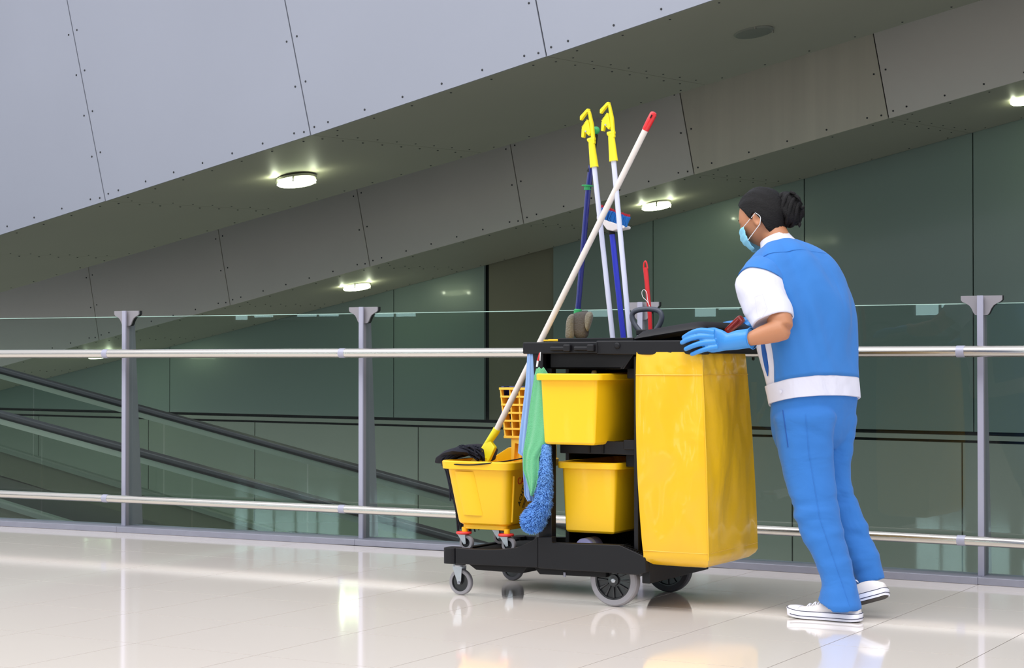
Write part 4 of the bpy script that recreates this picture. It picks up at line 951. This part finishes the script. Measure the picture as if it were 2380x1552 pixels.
tw.build('hair_twists', M['hair'], hair, angle=180)
# mask on the lower face, with ear loops
mk = B(); rg = []
for i in range(13):
    u = lerp(-.020, -.112, i / 12); row = []
    for j in range(25):
        ph = lerp(-1.12, 1.12, j / 24) * (1 - .12 * abs(i / 12 - .5)); f_ = math.cos(ph); l_ = math.sin(ph)
        rad = 1 - .22 * max(0, (-u - .07)) / .045 * (abs(ph) > 0)
        bulge = .016 * math.exp(-(ph / .35) ** 2) * math.sin(math.pi * min(1, (i + 3.0) / 13))
        pl = .0018 * math.sin(i * 2.1)
        row.append(hp((.088 * f_ ** .8 + bulge + pl + .006 + .006 * math.sin(math.pi * i / 12)) * (1 - .18 * (i / 12) ** 2), .080 * l_ * rad, u + .006 * math.cos(ph) * (i < 2)))
    rg.append(row)
msk = mk.loft(rg, caps=False, closed=False).build('face_mask', M['mask'], per, solid=.0015, angle=180)
for s in (0, 24):
    sg = 1 if s else -1; ep = hp(-.012, sg * .083, .014); eb = hp(-.016, sg * .082, -.034)
    B().tube([rg[0][s], ep], .0013, 6).build('ear_loop', M['white'], msk); B().tube(smoothpts([ep, hp(-.026, sg * .082, -.008), eb]), .0013, 6).build('ear_loop', M['white'], msk)
    B().tube([eb, rg[7][s]], .0014, 6).build('ear_loop', M['white'], msk)

# shirt: white body under the vest, waistband, short sleeves, collar
shb = B().loft([torso_ring(i, .0, 72) for i in range(0, NT)], caps=True)
shirt = shb.build('shirt', M['shirt'], per, angle=180)
wbn = B().loft([torso_ring(i, .008) for i in range(0, 7)] + [torso_ring(6, .002)] + [torso_ring(0, .002)] + [torso_ring(0, .008)], caps=False); wbn.build('waistband', M['shirt'], shirt, angle=70)
# collar ring round the neck
cb = B(); cc = at(1804, 563, 6.605); ax = (at(1797, 545, 6.605) - at(1812, 580, 6.60)).normalized(); ca = (LAT - ax * LAT.dot(ax)).normalized(); cf = ax.cross(ca)
cb.loft([ell(cc + ax * h, r * 1.0, r * .92, ca, cf, 40) for h, r in ((-.030, .082), (-.012, .072), (.008, .064), (.018, .061), (.018, .058), (.0, .060), (-.03, .068))], caps=False); cb.build('collar', M['shirt'], shirt, angle=70)
def sleeve(nm, st, n=40):
    T = interp(st, 5); b = B(); rg = []
    for i, (x, y, Y, r, sq) in enumerate(T):
        c = at(x, y, Y); a_, b_ = at(*T[max(i - 1, 0)][:3]), at(*T[min(i + 1, len(T) - 1)][:3]); d = (b_ - a_).normalized()
        e1 = (V((1, .3, 0)) - d * V((1, .3, 0)).dot(d)).normalized(); e2 = d.cross(e1)
        rg.append([p + (p - c).normalized() * (.006 * noise.noise(p * 16) + .003 * math.sin(p.z * 60 + p.x * 30)) for p in ell(c, r, r * sq, e1, e2, n)])
    c = sum(rg[-1], V()) / n; rg.append([c.lerp(p, .93) for p in rg[-1]]); rg.append([c.lerp(p, .90) + (rg[-4][0] - rg[-1][0]) * .5 for p in rg[-2]])
    b.loft(rg).build(nm, M['shirt'], shirt, angle=100); return rg
slr = sleeve('sleeve', [(1803, 622, 6.51, .055, .9), (1780, 638, 6.455, .080, .85), (1768, 664, 6.42, .093, .84), (1778, 700, 6.39, .088, .84), (1789, 725, 6.375, .082, .84), (1797, 748, 6.36, .0785, .82)])
sleeve('sleeve', [(1870, 625, 6.70, .045, .9), (1885, 645, 6.76, .065, .85), (1872, 690, 6.82, .075, .85), (1858, 728, 6.86, .074, .85)])
pk = [at(x, y, 6.305) for x, y in ((1757, 690), (1775, 684), (1786, 718), (1774, 737), (1763, 735))]
pkk = B().tube([p + V((0, -.012, 0)) for p in (pk + [pk[0]])], .0012, 6); pkk.build('sleeve_pocket_seam', M['shirt'], shirt)
# blue vest: a fitted shell over back, near side and shoulders, cut back at the front and armholes
n_ = 72
def angl(j): return 2 * math.pi * j / n_
# ring angle: 0 = her right side, 90 = front, 180 = her left side (towards us), 270 = back
def vest_span(f):     # start and end angle (deg) of the blue cloth by height f 0 hem .. 1 neck
    tb = [(.12, 181, 392), (.3, 184, 392), (.45, 188, 392), (.58, 190, 385), (.68, 192, 368), (.76, 188, 365), (.84, 176, 372), (.90, 156, 392), (.96, 146, 396), (1.0, 142, 398)]
    for a, c in zip(tb, tb[1:]):
        if f <= c[0]:
            t = (f - a[0]) / (c[0] - a[0]); return lerp(a[1], c[1], t), lerp(a[2], c[2], t)
    return tb[-1][1:]
i0 = 6; rg = []
def vring(i, off):
    full_ = torso_ring(i, off, 144); s, e = vest_span(i / (NT - 1)); row = []
    for k in range(61):
        a = (lerp(s, e, k / 60) / 360 * 144) % 144; j = int(a); row.append(full_[j].lerp(full_[(j + 1) % 144], a - j))
    return row
rg = [vring(i, .006) for i in range(i0, NT)]
vs_ = B().loft(rg, caps=False, closed=False).build('vest', M['vest'], per, solid=.007, angle=180)
# yoke seam and side seam of the vest, blue welt on the white front
B().tube([p + V((0, -.0035, .001)) for p in vring(int(NT * .80), .008)[6:48]], .0012, 6).build('yoke_seam', M['vest'], vs_)
# shoulder cap of the vest over the sleeve top
def puff(r, d): c = sum(r, V()) / len(r); return [p + (p - c).normalized() * d for p in r]
sc_ = B().loft([puff(r, .006) for r in slr[:9]] + [puff(slr[8], .001)], caps=False); sc_.build('shoulder_yoke', M['vest'], vs_, angle=80)
fr_ = [torso_ring(i, .004)[34] for i in range(8, 17)]
B().tube([p + V((0, -.002, 0)) for p in fr_], [.002, .005, .008, .009, .010, .010, .009, .008, .006], 8, squash=.35).build('pocket_welt', M['pocket'], shirt)
i = 3; q_ = torso_ring(i, .016)
for j in (38,):
    B().lathe([(.007, 0), (.007, .002), (.001, .003)], q_[j], (q_[j] - at(*TT[i][:3])).normalized(), 14).build('button', M['shirt'], shirt)

# trousers: two wide legs and seat in one cloth
tr = B()
def cuffcut(r, dz):
    return [p + V((0, 0, dz(p))) for p in r]
c = sum(LNr[-1], V()) / 36; xs_ = c.x
def hemdz(p):
    t = (p.x - c.x) / .07; return .020 * max(0, -t) - .020 * math.exp(-(t / .7) ** 2) - .014 * max(0, t)
LNr[-1] = [p + V((0, 0, hemdz(p))) for p in LNr[-1]]
c2 = sum(LFr[-1], V()) / 36
LFr[-1] = [p + V((0, 0, -.30 * -(p.x - c2.x) - .012)) for p in LFr[-1]]
tr.loft(LNr); tr.loft(LFr)
t0_ = torso_ring(1, -.003, 36); tc0 = sum(t0_, V()) / 36
tr.loft([t0_, torso_ring(0, -.001, 36)] + [[tc0.lerp(p, k) + V((-.004, 0, -dz)) for p in t0_] for dz, k in ((.05, 1.0), (.09, .99), (.13, .95), (.17, .86), (.20, .7))])
for LR in (LNr, LFr):
    cs = [sum(r, V()) / len(r) for r in LR]; rr_ = [(r[0] - c_).length * .62 for r, c_ in zip(LR, cs)]
    pass
trs = tr.build('trousers', M['trouser'], per, remesh=.005, smooths=5)
def pxx(p): d = p - O; return 1190 + F * d.dot(_r) / d.dot(_fw)
def pyy(p): d = p - O; return 776 - F * d.dot(_u) / d.dot(_fw)
def onleg(LR, pts):
    out = []
    for r in LR:
        c_ = sum(r, V()) / len(r); y = pyy(c_)
        for (x0, y0), (x1, y1) in zip(pts, pts[1:]):
            if y0 <= y < y1:
                xt = lerp(x0, x1, (y - y0) / (y1 - y0)); fr = [p for p in r if (p - c_).dot(_fw) < .005]; fr.sort(key=lambda p: abs(pxx(p) - xt)); p, q = fr[0], fr[1]
                k = 0 if abs(pxx(q) - pxx(p)) < .5 else max(0, min(1, (xt - pxx(p)) / (pxx(q) - pxx(p)))); out.append(p.lerp(q, k) - _fw * .0006)
    return out
B().tube(onleg(LNr, [(1819, 948), (1824, 985), (1832, 1040)]), .0022, 6).build('pocket_seam', M['pocket'], trs)
B().tube(onleg(LNr, [(1872, 960), (1880, 1050), (1905, 1200), (1950, 1330), (1975, 1402)]), .0013, 6).build('side_seam', M['trouser'], trs)

# gloves
def finger(b, pts, r): b.tube(smoothpts(pts, 3), [lerp(r[0], r[1], i / (3 * (len(pts) - 1))) for i in range(3 * (len(pts) - 1) + 1)], 12); b.ball(pts[-1], r[1], 10)
gb = B(); YG = 6.235
def G(x, y, Y=YG): return at(x, y, Y)
palm = [(1628, 770, 1632, 806, .010), (1640, 762, 1640, 816, .014), (1660, 760, 1655, 820, .017), (1678, 766, 1670, 818, .018), (1692, 774, 1684, 815, .020), (1712, 767, 1712, 813, .028), (1734, 764, 1740, 809, .036), (1744, 762, 1749, 810, .039)]
gr = []
for i, (x0, y0, x1, y1, th) in enumerate(palm):
    p0, p1 = G(x0, y0, YG + .02 + .008 * i), G(x1, y1, YG + .02 + .008 * i); c = (p0 + p1) / 2; h = (p0 - p1) / 2
    gr.append([c + h * math.cos(q) + V((.1, 1, 0)) * th * math.sin(q) for q in [2 * math.pi * j / 20 for j in range(20)]])
gb.loft(gr)
finger(gb, [G(1660, 772, YG + .02), G(1630, 768, YG + .005), G(1608, 773, YG + .0), G(1589, 784, YG + .012)], (.0125, .0085))
finger(gb, [G(1660, 783, YG + .02), G(1626, 782, YG + .0), G(1602, 788, YG - .004), G(1585, 796, YG + .006)], (.0125, .0088))
finger(gb, [G(1664, 795, YG + .02), G(1634, 797, YG + .0), G(1612, 803, YG - .006), G(1594, 811, YG + .002)], (.0125, .0088))
finger(gb, [G(1668, 806, YG + .02), G(1646, 810, YG + .004), G(1626, 816, YG + .0), G(1608, 823, YG + .008)], (.0115, .0080))
finger(gb, [G(1690, 800, YG + .06), G(1668, 806, YG + .075), G(1650, 802, YG + .085), G(1636, 798, YG + .085)], (.0135, .0095))
gl_ = gb.build('glove', M['glove'], per, remesh=.0028, smooths=4)
cfp = palm[-1]; p0, p1 = G(cfp[0] + 1, cfp[1] - 1, YG + .076), G(cfp[2] + 1, cfp[3] + 1, YG + .076); c = (p0 + p1) / 2; h = (p0 - p1) / 2
B().tube([c + h * math.cos(q) + V((.1, 1, 0)) * .040 * math.sin(q) for q in [2 * math.pi * j / 24 for j in range(25)]], .0016, 6).build('cuff_bead', M['glove'], gl_)
gb = B(); Y2 = 6.86
gb.loft([[G(x, y, Y2) + V((0, ry * math.cos(q), rz * math.sin(q))) + V((rz * .3 * math.sin(q), 0, 0)) for q in [2 * math.pi * j / 16 for j in range(16)]] for x, y, ry, rz in ((1768, 754, .034, .032), (1750, 748, .032, .026), (1735, 746, .040, .018), (1716, 747, .042, .014), (1704, 752, .036, .011))])
for k in range(4):
    yy = Y2 - .032 + k * .021; gb2 = [G(1712, 750, yy), G(1690, 752, yy), G(1672, 758, yy), G(1662, 770, yy)]; finger(gb, gb2, (.0115, .0082))
finger(gb, [G(1745, 755, Y2 - .035), G(1722, 762, Y2 - .05), G(1704, 768, Y2 - .052)], (.013, .0095))
gb.build('glove', M['glove'], per, remesh=.0035, smooths=3)

# sneakers
def shoe(nm, toe, heel, up, par, L=.262, W=.090, name='sneaker'):
    X = (toe - heel).normalized(); U = (up - X * up.dot(X)).normalized(); Yv = U.cross(X); o = heel
    def q(x, y, z): return o + X * (x * L) + Yv * (y * W) + U * z
    def outline(x, k=1.):   # half width by length
        tb = [(0, .0), (.02, .30), (.08, .39), (.2, .41), (.4, .40), (.6, .43), (.75, .49), (.88, .44), (.96, .28), (1.0, .0)]
        for a, c in zip(tb, tb[1:]):
            if x <= c[0]: t = (x - a[0]) / (c[0] - a[0]); return lerp(a[1], c[1], t * (2 - t) if a[0] == 0 else t)
        return 0
    xs = [i / 30 for i in range(31)]; xs = [.5 - .5 * math.cos(math.pi * x) for x in xs]
    def ringat(z, s, tz=lambda x: 0): return [q(x * s + (1 - s) / 2, outline(x) * s, z + tz(x)) for x in xs] + [q(x * s + (1 - s) / 2, -outline(x) * s, z + tz(x)) for x in xs[-2:0:-1]]
    ts = lambda x: .010 * max(0, (x - .72) / .28) ** 1.6 + .003 * max(0, .1 - x) * 10
    sole = B().loft([ringat(.004, .95, ts), ringat(.003, 1, ts), ringat(.028, 1.01, ts), ringat(.031, .98, ts)]).build('rubber_sole', M['sole'], par, angle=50)
    B().loft([ringat(.0, .93, ts), ringat(.0042, .97, ts)]).build('outsole', M['outsole'], sole)
    R1 = ringat(.0125, 1.012, ts); B().tube(R1[:25] + [], .0013, 6).build('sole_stripe', M['stripe'], sole); B().tube(R1[-25:] + [R1[0]], .0013, 6).build('sole_stripe', M['stripe'], sole)
    R2 = ringat(.0305, 1.0, ts); B().tube(R2 + [R2[0]], .0012, 6).build('foxing_line', M['stripe'], sole)
    # canvas upper: cross sections along the foot
    up_ = B(); rg = []
    hts = [(0.022, .050, .19), (.06, .058, .28), (.15, .070, .335), (.28, .076, .35), (.40, .074, .36), (.52, .062, .40), (.64, .050, .43), (.76, .043, .45), (.87, .040, .40), (.95, .034, .26), (.985, .026, .08)]
    for x, h, w_ in interp(hts, 3):
        row = []
        for j in range(19):
            a = math.pi * j / 18; row.append(q(x, w_ * math.cos(a) * .97, .024 + (h - .024) * math.sin(a) ** .8 + ts(x)))
        rg.append(row)
    u_ = up_.loft(rg, closed=True).build('canvas_upper', M['canvas'], par, angle=120)
    # toe cap rubber
    tc_ = []
    for x, h, w_ in ((.80, .0425, .455), (.88, .041, .405), (.95, .036, .28), (.99, .028, .10)):
        tc_.append([q(x + .005, w_ * math.cos(math.pi * j / 14), .024 + (h + .0015 - .024) * math.sin(math.pi * j / 14) ** .8 + ts(x)) for j in range(15)])
    B().loft(tc_).build('toe_cap', M['sole'], u_, angle=80)
    # laces
    for k in range(4):
        x = .44 + k * .075; h = lerp(.074, .050, (x - .40) / .26) + .003
        B().tube(smoothpts([q(x, .22, h - .008), q(x + .02, .0, h + .001), q(x + .045, -.22, h - .010)], 3), .0022, 6).build('lace', M['sole'], u_)
        B().tube(smoothpts([q(x, -.22, h - .008), q(x + .02, .0, h + .002), q(x + .045, .22, h - .010)], 3), .0022, 6).build('lace', M['sole'], u_)
    B().tube(smoothpts([q(.40, .0, .080), q(.44, .12, .092), q(.50, .2, .078), q(.43, .05, .080), q(.50, -.18, .088), q(.44, -.1, .092), q(.40, 0, .080)]), .0018, 6).build('lace_bow', M['sole'], u_)
    return sole
t0 = atz(1836, 1429); h0 = atz(2003, 1446); t0.z = h0.z = 0; h0.y = t0.y = 6.40
pr_ = (t0 + h0) / 2; xd = V((-1, .03, 0)); hl = V((h0.x, 6.385, 0)); 
s1 = B  # near shoe stands flat
shoe('near', hl + xd.normalized() * .27, hl, UP, per, L=(h0.x - t0.x) * .985)
hh = at(2066, 1386, 6.50); hh.z = max(hh.z, .04)
shoe('far', hh + V((-.96, .03, -.0)) + V((0, 0, -hh.z / .25 * .9)), hh, V((.2, .16, 1)), per, L=.262)
